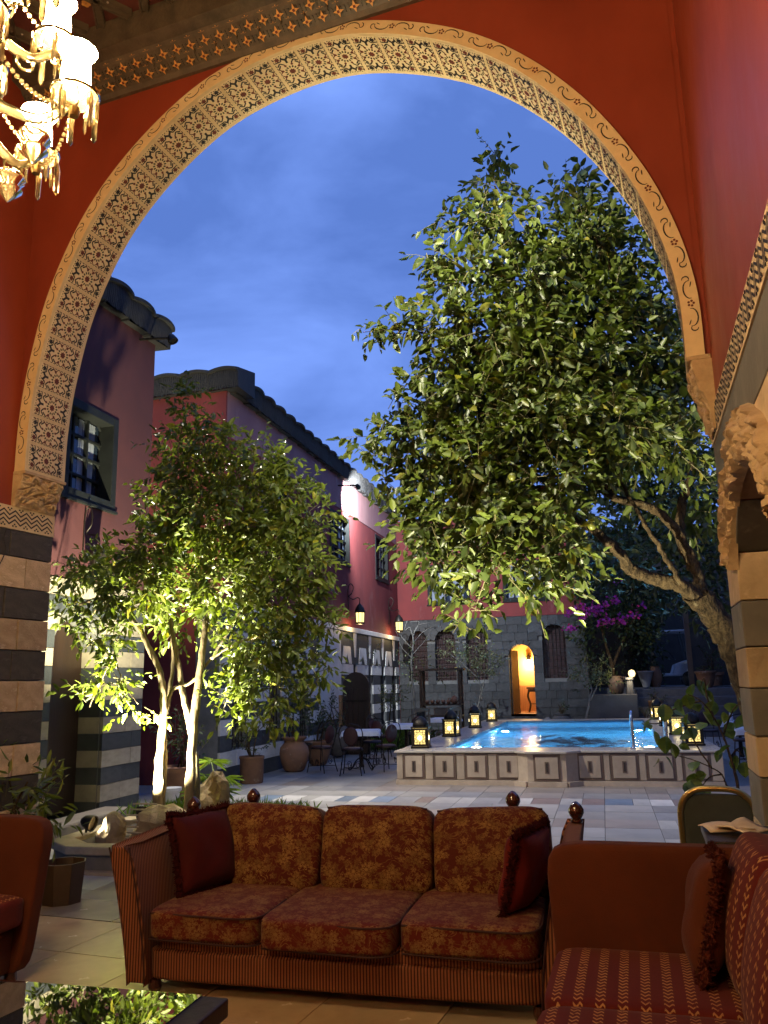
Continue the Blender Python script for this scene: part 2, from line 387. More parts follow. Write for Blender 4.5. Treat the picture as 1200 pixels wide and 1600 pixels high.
# ---- back wall behind the viewer and ceiling
bw = thing('back_wall', 'red plaster back wall of the hall behind the seating', 'wall', IM @ Vector((-2.5, -8.4, 0)), world=True)
MB(IM).bb((-5.8, -8.6, -.05), (1.9, -8.21, 7.05)).build('red_plaster', PLASTER, bw)
# ---- arch wall
prof = [(-5.03, 3.30), (-5.02, 3.75), (-4.955, 4.22), (-4.80, 4.80), (-4.50, 5.38), (-4.09, 5.83), (-3.56, 6.19), (-3.04, 6.35), (-2.50, 6.385), (-2.02, 6.28), (-1.48, 6.03), (-1.045, 5.69), (-.66, 5.23), (-.375, 4.72), (-.215, 4.27), (-.138, 3.86), (-.130, 3.43)]
P2 = [Vector((p.x, p.y)) for p in crom([(a, b, 0) for a, b in prof], 12)]
ctr = Vector((-2.58, 4.0))
nrm = []
for i, p in enumerate(P2):
    t = P2[min(i+1, len(P2)-1)] - P2[max(i-1, 0)]; n = Vector((-t.y, t.x)).normalized()
    if n.dot(p-ctr) < 0: n = -n
    nrm.append(n)
arc = [0]
for a, b in zip(P2, P2[1:]): arc.append(arc[-1] + (b-a).length)
LTOT = arc[-1]
def at_arc(s_):
    s_ = max(0, min(LTOT-1e-6, s_)); i = int(np.searchsorted(arc, s_, 'right'))-1; t = (s_-arc[i])/(arc[i+1]-arc[i])
    return P2[i].lerp(P2[i+1], t), nrm[i].lerp(nrm[i+1], t).normalized()
aw = thing('iwan_arch', 'great round arch with patterned tile soffit in the red wall of the hall', 'arch', IM @ Vector((-2.58, .2, 3.3)), world=True)
def strip(mb, A, B):
    ia = [mb.av([p]) for p in A]; ib = [mb.av([p]) for p in B]
    for i in range(len(A)-1): mb.face((ia[i], ia[i+1], ib[i+1], ib[i]))
DT = .42; BW = .105
def ring(off, d): return [(p.x+n.x*off, d, p.y+n.y*off) for p, n in zip(P2, nrm)]
mb = MB(IM)
clampc = lambda q: (max(-5.145, min(.05, q[0])), q[1], q[2])
ou = [clampc(q) for q in ring(BW-.004, 0)]; strip(mb, ou, [(q[0], 0, 7.05) for q in ou])
ob = [clampc(q) for q in ring(-.0, DT-.01)]; strip(mb, [(q[0], DT-.01, 7.05) for q in ob], ob)
for ca, cb, z_ in ((-.05, .06, 3.452), (-5.17, -5.10, 3.332)): mb.prism([(ca, .003, z_), (cb, .003, z_), (cb, .003, 7.05), (ca, .003, 7.05)], (0, .3, 0))
mb.build('red_wall', PLASTER, aw)
mb = MB(IM); fo = [clampc(q) for q in ring(BW, -.018)]; strip(mb, ring(0, -.018), fo); strip(mb, fo, [clampc(q) for q in ring(BW, .02)]); mb.build('face_band', OCHRE, aw)
mb = MB(IM); strip(mb, ring(0, DT), ring(0, -.018)); strip(mb, ring(.09, DT), ring(0, DT)); mb.build('soffit', CREAM, aw, smooth=True)
# painted tile panels on the soffit
def panel_shapes():
    """motif in metres: u across the arch depth, v along the arch; list of (material, polygon)"""
    S = []; A, B = .185, .098
    def star(cu, cv, r1, r2, n, m, rot=0): S.append((m, [(cu+(r1 if k % 2 == 0 else r2)*cos(rot+pi*k/n), cv+(r1 if k % 2 == 0 else r2)*sin(rot+pi*k/n)) for k in range(2*n)]))
    def line(pts, wd, m):
        wd *= 1.15
        for (a, b), (c_, d_) in zip(pts, pts[1:]):
            l = hypot(c_-a, d_-b) or 1; nx, ny = -(d_-b)/l*wd/2, (c_-a)/l*wd/2; S.append((m, [(a+nx, b+ny), (c_+nx, d_+ny), (c_-nx, d_-ny), (a-nx, b-ny)]))
    def dot(cu, cv, ru, rv, rot, m, n=6): S.append((m, [(cu+ru*cos(rot)*cos(2*pi*k/n)-rv*sin(rot)*sin(2*pi*k/n), cv+ru*sin(rot)*cos(2*pi*k/n)+rv*cos(rot)*sin(2*pi*k/n)) for k in range(n)]))
    star(0, 0, .030, .021, 8, 2)
    for k in range(14): a = 2*pi*k/14; dot(.050*cos(a), .050*sin(a), .0125, .0080, a, 3)
    for k in range(8):
        a = 2*pi*(k+.5)/8; c_, s_ = cos(a), sin(a); ru, rv = .076, .072
        S.append((2, [(ru*cos(a-.16), rv*sin(a-.16)), (ru*1.32*cos(a), rv*1.32*sin(a)), (ru*cos(a+.16), rv*sin(a+.16)), (ru*.85*c_, rv*.85*s_)]))
    for su in (-1, 1):
        # bold forked mark
        cx_, cy_ = su*.128, 0
        line([(cx_-su*.034, cy_), (cx_+su*.006, cy_)], .016, 1)
        line([(cx_, cy_), (cx_+su*.026, cy_+.030)], .016, 1); line([(cx_, cy_), (cx_+su*.026, cy_-.030)], .016, 1)
        for sv in (-1, 1):
            star(su*.152, sv*.062, .026, .015, 6, 2 if sv*su > 0 else 1)
            line([(su*.085, sv*.030), (su*.112, sv*.058), (su*.085, sv*.088)], .0095, 1)
            line([(su*.128, sv*.090), (su*.128, sv*.040), (su*.168, sv*.022)], .009, 1)
            line([(su*.060, sv*.092), (su*.036, sv*.070), (su*.010, sv*.092)], .0075, 2)
            line([(su*.090, sv*.062), (su*.060, sv*.086)], .010, 1)
            line([(su*.172, sv*.095), (su*.150, sv*.088)], .008, 2)
            for k in range(4): dot(su*(.176+.004*(k % 2)), sv*(.012+.020*k), .0050, .0055, 0, 1 if k % 2 else 3)
            
    for sv in (-1, 1):
        for k in range(11):
            u = -.165+.033*k; line([(u-.012, sv*.0955), (u+.010, sv*.0955)], .0055, 1)
    return S
SH = panel_shapes(); PITCH_P = .2265; NP = int(LTOT/PITCH_P)
s0 = (LTOT-NP*PITCH_P)/2
for k in range(NP):
    sc = s0 + (k+.5)*PITCH_P; mb = MB(IM)
    def mp_(u, v, h):
        p, n = at_arc(sc+v); return (p.x-n.x*h, .198+u, p.y-n.y*h)
    mb.cur = 0; nn = 6; A_ = [mp_(-.193, -.1+.2*i/nn, .003) for i in range(nn+1)]; B_ = [mp_(.193, -.1+.2*i/nn, .003) for i in range(nn+1)]
    strip(mb, A_, B_)
    for e in (-1, 1): mb.poly([mp_(-.193, e*.1, .003), mp_(.193, e*.1, .003), mp_(.193, e*.1, -.002), mp_(-.193, e*.1, -.002)])
    for mi_, poly in SH: mb.cur = mi_; mb.poly([mp_(u, v, .0055) for u, v in poly])
    mb.build('tile_panel', [pm('tile_cream', (.78, .63, .38), (.70, .54, .31), 8, .5, vary=.05), INK, BRICKP, OLIVE], aw)
# painted scrolls on the face band
mb = MB(IM); per = .40; nS = int(LTOT/per)
def bp(s_, r): p, n = at_arc(s_); return (p.x+n.x*r, -.0205, p.y+n.y*r)
for k in range(nS):
    sc = (LTOT-nS*per)/2 + (k+.5)*per
    def stroke(pts, wd):
        for i in range(len(pts)-1):
            (a, b), (c_, d_) = pts[i], pts[i+1]; l = hypot(c_-a, d_-b) or 1; w1 = wd*sin(pi*(i+.35)/len(pts))**.7; w2 = wd*sin(pi*min(.98, (i+1.35)/len(pts)))**.7
            nx, ny = -(d_-b)/l, (c_-a)/l
            mb.poly([bp(sc+a+nx*w1, b+ny*w1), bp(sc+c_+nx*w2, d_+ny*w2), bp(sc+c_-nx*w2, d_-ny*w2), bp(sc+a-nx*w1, b-ny*w1)])
    for sg in (-1, 1):
        mb.cur = 0
        stroke([(sg*(.055+.055*cos(t)+.03), .060+sg*.034*sin(t)*1.0-sg*.004) for t in np.linspace(-.3, 3.3, 9)], .0042)
        stroke([(sg*(.152+.018*cos(t)), .060+sg*(.006+.020*sin(t))) for t in np.linspace(-2.6, 1.6, 7)], .004)
        stroke([(sg*(.100+.03*t), .060+sg*(-.010-.012*t)) for t in np.linspace(0, 1, 4)], .0035)
    mb.cur = 1
    for q in range(5):
        a = 2*pi*q/5+.3; mb.poly([bp(sc+.015*cos(a)+.008*cos(b), .060+.015*sin(a)+.008*sin(b)) for b in np.linspace(0, 2*pi, 7)[:-1]])
mb.build('painted_scrolls', [INK, BRICKP], aw)
# carved corbels under the arch
def corbel(c0, sgn, z0, z1, out_top, name):
    mb = MB(IM); nu, nv = 70, 60
    def dep(v): return .006 + out_top*(.12+.88*min(1, v*1.15)**1.6)
    def rel(u, v):
        e = sin(pi*min(1, max(0, u)))**.35*sin(pi*min(1, max(0, v*.94+.03)))**.4
        a = abs(sin(5.2*u+2.2*sin(6.5*v)+.5))**.6; b = abs(cos(7.5*v+2.0*cos(6.1*u)))**.6; c2 = sin(17*u+3*sin(9*v))*sin(15*v+2*cos(11*u))
        return (.034*min(1, 1.5*a*b)+.012*(1 if c2 > .15 else -1 if c2 < -.35 else 0))*e
    y0, y1 = -.015, DT+.015
    G = []
    for j in range(nv+1):
        v = j/nv; row = []
        for i in range(nu+1):
            u = i/nu; row.append(mb.av([(c0+sgn*(dep(v)+rel(u, v)), y0+(y1-y0)*u, z0+(z1-z0)*v)]))
        G.append(row)
    for j in range(nv):
        for i in range(nu): mb.face((G[j][i], G[j][i+1], G[j+1][i+1], G[j+1][i]))
    # front and back cheeks
    for yy, col in ((y0, 0), (y1, nu)):
        base = [mb.av([(c0-sgn*.002, yy, z0+(z1-z0)*j/nv)]) for j in range(nv+1)]
        for j in range(nv): mb.face((G[j][col], G[j+1][col], base[j+1], base[j]))
    mb.face([G[nv][i] for i in range(nu+1)] + [mb.av([(c0, y1, z1)]), mb.av([(c0, y0, z1)])])
    o = mb.build(name, CARVED, aw, smooth=True, sharp=28)
    # scroll leaves standing out of the block
    for (uc, vc, r, tw) in ((.25, .80, .055, 1), (.75, .80, .055, -1), (.30, .50, .050, -1), (.70, .45, .052, 1), (.5, .20, .05, 1), (.15, .22, .035, -1), (.86, .2, .035, 1)):
        pts = []
        for t in np.linspace(0, 4.6, 16):
            rr_ = r*(1-t/5.6); u = uc + tw*rr_*cos(t)/(y1-y0); v = vc + rr_*sin(t)/(z1-z0)
            if not (0.02 < u < .98 and .02 < v < .99): u = min(.98, max(.02, u)); v = min(.99, max(.02, v))
            pts.append((c0+sgn*(dep(v)+.022), y0+(y1-y0)*u, z0+(z1-z0)*v))
        MB(IM).tube(pts, [.013*(1-.5*i/16)+.003 for i in range(16)], 5).build('scroll_leaf', CARVED, aw, smooth=True)
    MB(IM).bb((min(c0, c0+sgn*(out_top+.035)), -.02, z1), (max(c0, c0+sgn*(out_top+.035)), DT+.02, z1+.028)).build('abacus', CARVED, aw, bevel=.006)
corbel(-5.145, 1, 3.045, 3.30, .085, 'corbel')
corbel(.005, -1, 3.00, 3.42, .10, 'corbel')
# ---- ceiling and carved cornice
CEILW = pm('carved_ceiling_wood', (.115, .082, .050), (.060, .044, .028), 9, .5, .5, 40)
ce = thing('coffered_ceiling', 'dark painted wooden ceiling with diagonal lattice and small gilt flowers', 'ceiling', IM @ Vector((-2.6, -3, 6.9)), world=True)
MB(IM).bb((-5.7, -8.2, 6.86), (1.4, .40, 7.04)).build('ceiling_board', pm('ceiling_red_panel', (.13, .030, .022), (.09, .022, .016), 4, .6), ce)
def latt(a, b, wd, name='lattice_beam'):
    MBx = MB(IM); d = Vector((b[0]-a[0], b[1]-a[1], 0)); L = d.length; ang = atan2(d.y, d.x)
    for off, hh, ww in ((0, .05, wd), (-wd*.36, .064, wd*.18), (wd*.36, .064, wd*.18)):
        n = Vector((-sin(ang), cos(ang), 0))*off
        MBx.box(((a[0]+b[0])/2+n.x, (a[1]+b[1])/2+n.y, 6.859-hh/2), (L, ww, hh), Matrix.Rotation(ang, 3, 'Z'))
    MBx.build(name, CEILW, ce)
S_ = .42
for i in range(-4, 14):
    x0 = -5.14 + S_*i
    for s in (1, -1):
        a = (x0, -2.95); b = (x0+s*2.6*.62, -.35); latt(a, b, .075)
fm = MB()
for q in range(5):
    a = 2*pi*q/5; fm.poly([(.0+.020*cos(a)+.017*cos(b), .020*sin(a)+.017*sin(b), -.004) for b in np.linspace(0, 2*pi, 8)[:-1]])
fm = fm.mesh('gilt_flower', GOLD)
dm = MB(); dm.lathe([(0, -.008), (.008, -.005), (.009, 0)], n=6); dm = dm.mesh('pearl_stud', pm('cream_stud', (.6, .52, .4), None, 10, .3))
for i in range(0, 13):
    for j in range(0, 4):
        ms(fm, 'gilt_flower', ce, IM @ Vector((-5.05+S_*(i+.5*(j % 2)), -.55-.34*j, 6.855)), (0, 0, .3*i))
        ms(dm, 'pearl_stud', ce, IM @ Vector((-5.05+S_*(i+.5*((j+1) % 2)), -.55-.34*j, 6.79)))
co = thing('carved_cornice', 'dark carved wooden cornice with two rows of gilt flowers above the arch', 'cornice', IM @ Vector((-2.6, -.2, 6.44)), world=True)
MB(IM).prism([(-5.14, 0, 6.44), (-5.14, -.03, 6.44), (-5.14, -.05, 6.475), (-5.14, -.22, 6.565), (-5.14, -.24, 6.60), (-5.14, -.34, 6.62), (-5.14, -.35, 6.85), (-5.14, 0, 6.85)], (5.14, 0, 0)).build('cornice_body', CEILW, co)
# a carved lower rail, little pendants and flowers on the sloping face
sl = Vector((0, -.17, .09)).normalized(); sn = Vector((0, -.09, -.17)).normalized()
def cs(x, t, h): q = Vector((x, -.05, 6.475)) + sl*t*.192 + sn*h; return IM @ q
pend = MB(); pend.lathe([(.0, -.030), (.010, -.020), (.013, .0), (.006, .012), (.010, .02)], n=6); pend = pend.mesh('carved_pendant', CEILW)
fl5 = MB()
for q in range(4):
    a = pi/2*q; fl5.cur = 0; fl5.poly([(.030*cos(a), .030*sin(a), .010), (.012*cos(a+.7), .012*sin(a+.7), .016), (0, 0, .018), (.012*cos(a-.7), .012*sin(a-.7), .016)])
fl5.cur = 1; fl5.poly([(.008*cos(b), .008*sin(b), .0195) for b in np.linspace(0, 2*pi, 7)[:-1]])
for q in (-.5, .5, 0): fl5.cur = 0; fl5.poly([(.006*cos(q+1.57)+.0, .022+.020*cos(q), .012), (.030*sin(q)*1.2-.004, .050*cos(q), .012), (.030*sin(q)*1.2+.004, .050*cos(q), .012)])
fl5 = fl5.mesh('gilt_flower', [GOLD, BRICKP])
rot_face = (IM.to_3x3() @ Matrix((Vector((1, 0, 0)), sl, sn)).transposed()).to_euler()
for i in range(40):
    x = -5.08+.128*i
    ms(fl5, 'gilt_flower', co, cs(x, .27, .008), rot_face, (1.45,)*3); ms(fl5, 'gilt_flower', co, cs(x+.064, .80, .008), rot_face, (1.45,)*3)
mb = MB(IM)
for i in range(160):
    x = -5.13+.032*i
    for t in (.05, .55):
        a = Vector((x, -.05, 6.475)) + sl*t*.192; mb.box(a + sl*.04 + sn*.006, (.012, .05, .014), Matrix((Vector((1, 0, 0)), sl, sn)).transposed())
mb.build('carved_reeding', CEILW, co)
for i in range(27): ms(pend, 'carved_pendant', co, cs(-5.0+.19*i, .55, .012))
# ================================================================== courtyard floor
gd = tag(MB().bb((-60, -60, -.4), (60, 14.3, -.034)).bb((-60, 24.6, -.4), (60, 90, -.034)).bb((-60, 14.3, -.4), (-2.9, 24.6, -.034)).bb((1.2, 14.3, -.4), (60, 24.6, -.034)).build('ground', MORTAR), kind='structure')
PAVE = [pm('court_marble_%d' % i, c, tuple(.72*x for x in c), 1.5, .38, .10, 14, vary=.22, wear=tuple(.6*x+.03 for x in c)) for i, c in enumerate([(.36, .35, .33), (.31, .31, .31), (.42, .41, .38), (.26, .265, .275), (.33, .29, .26), (.20, .27, .36), (.58, .57, .54), (.24, .18, .155)])]
cf = struct('courtyard_floor'); 
BEDM = pm('grimy_joint', (.085, .08, .072), (.05, .047, .043), 6, .9)
MB().bb((-9, 5.29, -.033), (9, 14.3, -.008)).bb((-9, 24.6, -.033), (9, 40, -.008)).bb((-9, 14.3, -.033), (-2.9, 24.6, -.008)).bb((1.2, 14.3, -.033), (9, 24.6, -.008)).build('floor_bed', BEDM, cf)
pt = MB().box((0, 0, -.02), (.584, .584, .04)).mesh('paving_slab', PAVE[0])
far = [MB() for _ in PAVE]
def zone(X, Y):
    if 12.05 < Y < 12.65: return random.choice([5, 6, 7, 2, 5, 6, 1])
    if Y > 13.2 and -3.6 < X < 2: return 4
    return random.choice([0, 0, 2, 1, 1, 3, 4, 0])
ns = 0
for j in range(-1, 58):
    for i in range(-15, 16):
        X, Y = .59*i+.2, 5.62+.59*j
        if not (-8.5 < X < 8.5) or (-3.3 < X < 1.55 and 14.3 < Y < 24.6): continue
        k = zone(X, Y); z = random.uniform(-.0015, .0015)
        if -6.5 < X < 1.7 and Y < 14.6 and ns < 296:
            if random.random() < .30 or 12.05 < Y < 12.65:
                q = random.choice([.35, .5, .62])
                for a_, b_ in ((0, q), (q, 1)): ms(pt, 'paving_slab', cf, (X-.295+.59*(a_+b_)/2, Y, z), (0, 0, 0), ((b_-a_)-.006, 1, 1), mat=PAVE[zone(X, Y)]); ns += 1
            else: ms(pt, 'paving_slab', cf, (X, Y, z), mat=PAVE[k]); ns += 1
        else: far[k].box((X, Y, z-.02), (.584, .584, .04))
for k, mb in enumerate(far):
    if mb.v: mb.build('paving_beyond', PAVE[k], cf)['kind'] = 'stuff'
# ================================================================== pool
POOLST = pm('pool_cream_stone', (.42, .345, .265), (.31, .25, .19), 3, .5, .1, 24, vary=.12)
POOLBR = pm('pool_brown_stone', (.13, .085, .065), (.09, .06, .047), 5, .5, .1, 24)
COPE = pm('pool_coping_marble', (.50, .46, .40), (.40, .37, .32), 2, .3, .05, 20)
PX0, PX1, PY0, PY1, PZ = -3.42, 1.68, 13.88, 25.0, .50
po = thing('swimming_pool', 'raised swimming pool with lit blue water and panelled stone sides', 'pool', (-.9, 19, 0), world=True)
BX0, BX1, BD = -1.47, -.43, .20          # the bowed bay in the middle of the front
front = [(PX0, PY0), (BX0, PY0), (BX0+.22, PY0-BD), (BX1-.22, PY0-BD), (BX1, PY0), (PX1, PY0)]
iX0, iX1, iY0, iY1 = -2.74, 1.02, 14.52, 24.45
def wallseg(lo, hi): return MB().bb(lo, hi)
wallseg((PX0, PY0+.03, -.02), (PX1, iY0, PZ-.002)).build('front_wall', POOLST, po)
MB().prism([(BX0+.01, PY0+.03, .0), (BX0+.22, PY0-BD+.03, 0), (BX1-.22, PY0-BD+.03, 0), (BX1-.01, PY0+.03, 0)], (0, 0, PZ-.002)).build('bay_wall', POOLST, po)
wallseg((PX0, iY0, -.02), (iX0, PY1, PZ-.002)).build('side_wall', POOLST, po); wallseg((iX1, iY0, -.02), (PX1, PY1, PZ-.002)).build('side_wall', POOLST, po)
wallseg((iX0, iY1, -.02), (iX1, PY1, PZ-.002)).build('end_wall', POOLST, po)
TILE = pm('pool_blue_mosaic', (.12, .42, .62), (.09, .34, .56), 9, .35, vary=.0)
mb = MB()
e_ = .012
for a, b in (((iX0+e_, iY0+e_), (iX0+e_, iY1-e_)), ((iX0+e_, iY1-e_), (iX1-e_, iY1-e_)), ((iX1-e_, iY1-e_), (iX1-e_, iY0+e_)), ((iX1-e_, iY0+e_), (iX0+e_, iY0+e_))): mb.poly([(a[0], a[1], -.9), (b[0], b[1], -.9), (b[0], b[1], PZ-.001), (a[0], a[1], PZ-.001)])
mb.poly([(iX0, iY0, -.9), (iX1, iY0, -.9), (iX1, iY1, -.9), (iX0, iY1, -.9)]); mb.build('basin', TILE, po)
mb = MB()
for i in range(44):
    a = rng.normal(0, 1, 2); mb.box((-.55+.62*a[0], 19.5+1.3*a[1], -.896), (rng.uniform(.1, .32), rng.uniform(.25, .8), .004), Matrix.Rotation(rng.uniform(-.6, .6), 3, 'Z'))
mb.build('mosaic_emblem', pm('pool_dark_mosaic', (.01, .03, .08)), po)
# water
N = NT('pool_water'); co_ = N.coord((1, .55, 1)); h = N.noise(co_, 5.5, 3, .5, .6)
N.bsdf(Base_Color=(.75, .92, 1.0), Roughness=.04, IOR=1.16, Transmission_Weight=1.0, Normal=N.bump(h, .35, .05))
mb = MB(); mb.poly([(iX0-.001, iY0-.001, .452), (iX1+.001, iY0-.001, .452), (iX1+.001, iY1+.001, .452), (iX0-.001, iY1+.001, .452)]); mb.build('water_surface', N.m, po)
# coping stones
def cope_run(P, Q, wd, nrm_, n):
    P, Q, nrm_ = Vector(P), Vector(Q), Vector(nrm_)
    for i in range(n):
        a = P.lerp(Q, i/n+.0008); b = P.lerp(Q, (i+1)/n-.0008); MB().prism([(a.x, a.y, PZ), (b.x, b.y, PZ), (b.x+nrm_.x*wd, b.y+nrm_.y*wd, PZ), (a.x+nrm_.x*wd, a.y+nrm_.y*wd, PZ)], (0, 0, .035)).build('coping_slab', COPE, po, bevel=.008)
ov = .03
cope_run((PX0-ov, PY0-ov), (BX0, PY0-ov), iY0-PY0+ov+.02, (0, 1), 3); cope_run((BX1, PY0-ov), (PX1+ov, PY0-ov), iY0-PY0+ov+.02, (0, 1), 3)
MB().prism([(BX0+.002, PY0-ov, PZ), (BX0+.20, PY0-BD-ov, PZ), (BX1-.20, PY0-BD-ov, PZ), (BX1-.002, PY0-ov, PZ), (BX1-.002, iY0+.02, PZ), (BX0+.002, iY0+.02, PZ)], (0, 0, .035)).build('coping_slab', COPE, po, bevel=.008)
cope_run((iX0+.02, iY0+.023), (iX0+.02, iY1-.023), PX0-ov-iX0-.02 and abs(PX0-ov-iX0-.02), (-1, 0), 9); cope_run((iX1-.02, iY0+.023), (iX1-.02, iY1-.023), PX1+ov-iX1+.02, (1, 0), 9)
cope_run((PX0-ov, iY1-.02), (PX1+ov, iY1-.02), PY1-iY1+ov, (0, 1), 6)
mb = MB()
for q in range(5):
    a, b = front[q], front[q+1]; d = Vector((b[0]-a[0], b[1]-a[1], 0)); n = Vector((d.y, -d.x, 0)).normalized()*.05
    mb.prism([(a[0]+n.x, a[1]+n.y, 0), (b[0]+n.x, b[1]+n.y, 0), (b[0]-n.x*.4, b[1]-n.y*.4, 0), (a[0]-n.x*.4, a[1]-n.y*.4, 0)], (0, 0, .075))
mb.build('plinth', POOLST, po)
def panel(cx, wd, Y, pil):
    z0, z1 = .085, .485; hw = wd/2
    pn = MB().bb((cx-hw, Y, z0), (cx+hw, Y+.032, z1)).build('side_panel', POOLBR, po)
    MB().bb((cx-hw+.036, Y-.012, z0+.034), (cx+hw-.036, Y-.001, z1-.034)).build('cream_inset', POOLST, pn, bevel=.006)
    MB().bb((cx-.032, Y-.020, .20), (cx+.032, Y-.0125, .375)).build('inlay', POOLBR, pn)
    MB().bb((cx-.012, Y-.026, .22), (cx+.012, Y-.0205, .355)).build('inlay_core', INK, pn)
pcs = [onY(x, 1200, PY0).x for x in (647, 695, 744.5, 795, 856, 922, 976, 1033, 1089)]
pws = [.36, .37, .37, .37, .42, .40, .42, .42, .40]
for i, (cx, wd) in enumerate(zip(pcs, pws)): panel(cx, wd, PY0-.006 if i != 4 else PY0-BD+.018, None)
for i in range(8):
    a = pcs[i]+pws[i]/2; b = pcs[i+1]-pws[i+1]/2
    if i in (3, 4): continue
    MB().bb((a+.012, PY0+.002, .085), (b-.012, PY0+.031, .485)).build('pilaster_slab', POOLST, po, bevel=.004)
MB().bb((PX0+.004, PY0+.002, .085), (pcs[0]-pws[0]/2-.012, PY0+.031, .485)).build('pilaster_slab', POOLST, po, bevel=.004)
MB().bb((pcs[8]+pws[8]/2+.012, PY0+.002, .085), (PX1-.004, PY0+.031, .485)).build('pilaster_slab', POOLST, po, bevel=.004)
# underwater lights
PLM = emis('underwater_lens', (.35, .65, 1.0), 14)
for (x, y, z, nx, ny) in ((iX0+.03, 16.5, -.05, 1, 0), (iX0+.03, 21.5, -.05, 1, 0), (iX1-.03, 16.5, -.05, -1, 0), (iX1-.03, 21.5, -.05, -1, 0), (-.9, iY0+.03, -.05, 0, 1)):
    MB(Matrix.Translation((x, y, z)) @ Matrix.Rotation(pi/2, 4, 'Y' if nx else 'X')).lathe([(.09, -.012), (.09, .012)], n=14).build('pool_light', PLM, po)
    lamp('pool_lamp', 'POINT', (x+nx*.25, y+ny*.25, z), 170, (.50, .80, 1.0), po, .08)
# ladder rails
CHROME = pm('polished_steel', (.7, .72, .74), (.6, .62, .65), 5, .14, metal=1)
for (x, y) in ((.42, 14.28), (.94, 14.28)):
    mb = MB(); ptsr = crom([(x-.02, y-.0, .53), (x-.02, y, .85), (x-.02, y+.0, 1.02), (x-.02, y+.10, 1.10), (x-.02, y+.30, 1.02), (x-.02, y+.36, .7), (x-.02, y+.36, -.3)], 6)
    mb.tube(ptsr, .024, 8).lathe([(.05, .536), (.05, .55), (.03, .56)], (x-.02, y, 0), 10).build('grab_rail', CHROME, po, smooth=True)
# ================================================================== buildings
GLASS = NT('window_glass'); GLASS.bsdf(Base_Color=(.02, .03, .05), Roughness=.06, Specular_IOR_Level=.8); GLASS = GLASS.m
CURT = pm('pale_curtain', (.28, .31, .38), (.17, .19, .25), 3, .9, stretch=(6, 6, .4))
SHUT = pm('red_shutter', (.038, .009, .009), (.022, .006, .006), 5, .7, .1, 20)
def arched_wall(mb, u0, u1, z0, z1, ops, fm_, th, na=10):
    """wall slab with arched openings; ops = (ua, ub, za, z_spring, rise); fm_(u, w, z) -> point, w outwards"""
    ops = sorted(ops); u = u0
    def sl(P): mb.prism([fm_(a, 0, b) for a, b in P], Vector(fm_(0, -th, 0))-Vector(fm_(0, 0, 0)))
    for ua, ub, za, zs, ri in ops:
        if ua > u+1e-4: sl([(u, z0), (ua, z0), (ua, z1), (u, z1)])
        if za > z0+1e-4: sl([(ua, z0), (ub, z0), (ub, za), (ua, za)])
        c_, r_ = (ua+ub)/2, (ub-ua)/2
        if ri <= 0: sl([(ua, zs), (ub, zs), (ub, z1), (ua, z1)])
        else:
            A = [(c_-r_*cos(pi*k/na), zs+ri*sin(pi*k/na)) for k in range(na+1)]
            for a, b in zip(A, A[1:]): sl([a, b, (b[0], z1), (a[0], z1)])
        u = ub
    if u < u1-1e-4: sl([(u, z0), (u1, z0), (u1, z1), (u, z1)])
    return mb
def lattice_window(par, fm_, ua, ub, za, zb, cols, rows, deep=.14, border=.10, lit=None):
    """framed window set in a wall: part 'window' (frame) with sub-parts"""
    def bx(mb, a, b, c_, d_, w0, w1): 
        P = [fm_(a, w0, c_), fm_(b, w0, c_), fm_(b, w0, d_), fm_(a, w0, d_)]; mb.prism(P, Vector(fm_(0, w1, 0))-Vector(fm_(0, w0, 0))); return mb
    mb = MB()
    for a, b, c_, d_ in ((ua, ua+border, za, zb), (ub-border, ub, za, zb), (ua+border, ub-border, za, za+border), (ua+border, ub-border, zb-border, zb)): bx(mb, a, b, c_, d_, -deep, .018)
    bx(mb, ua-.03, ub+.03, za-.045, za-.002, -.02, .04)
    wd = mb.build('window', GREENWOOD, par, bevel=.008)
    a0, b0, c0, d0 = ua+border, ub-border, za+border, zb-border
    bx(MB(), a0, b0, c0, d0, -deep-.02, -deep-.01).build('pane', GLASS, wd)
    mb = MB(); n = 26
    for s in range(2):
        x0_ = a0 + (b0-a0)*(.02+.5*s); x1_ = x0_ + (b0-a0)*.40
        top = [fm_(x0_+(x1_-x0_)*i/n, -deep-.008+.003*sin(i*1.9), d0-.01) for i in range(n+1)]; bot = [fm_(x0_+(x1_-x0_)*i/n*.9, -deep-.007+.003*sin(i*1.7), c0+.01) for i in range(n+1)]
        strip(mb, top, bot)
    mb.build('curtain', lit or CURT, wd)
    mb = MB(); t = .016
    for i in range(1, cols): u = a0+(b0-a0)*i/cols; tt = t*2.2 if i*2 == cols else t; bx(mb, u-tt, u+tt, c0, d0, -deep+.002, -deep+.05)
    for j in range(1, rows): z = c0+(d0-c0)*j/rows; bx(mb, a0, b0, z-t, z+t, -deep+.004, -deep+.046)
    mb.build('muntins', GREENWOOD, wd)
    mb = MB(); r = min((b0-a0)/cols, (d0-c0)/rows)*.16
    for i in range(cols):
        for j in range(rows):
            for su, cu in ((1, a0+(b0-a0)*i/cols), (-1, a0+(b0-a0)*(i+1)/cols)):
                for sv, cv in ((1, c0+(d0-c0)*j/rows), (-1, c0+(d0-c0)*(j+1)/rows)):
                    P = [(cu, cv), (cu+su*(t+r), cv), (cu, cv+sv*(t+r))]; mb.prism([fm_(a, -deep+.006, b) for a, b in P], Vector(fm_(0, .03, 0))-Vector(fm_(0, 0, 0)))
    mb.build('corner_fillets', GREENWOOD, wd)
    return wd
ROOF = pm('dark_roof_tile', (.034, .031, .029), (.013, .012, .012), 5, .8, .6, 9, stretch=(12, 12, .6), bdist=.03, vary=.2)
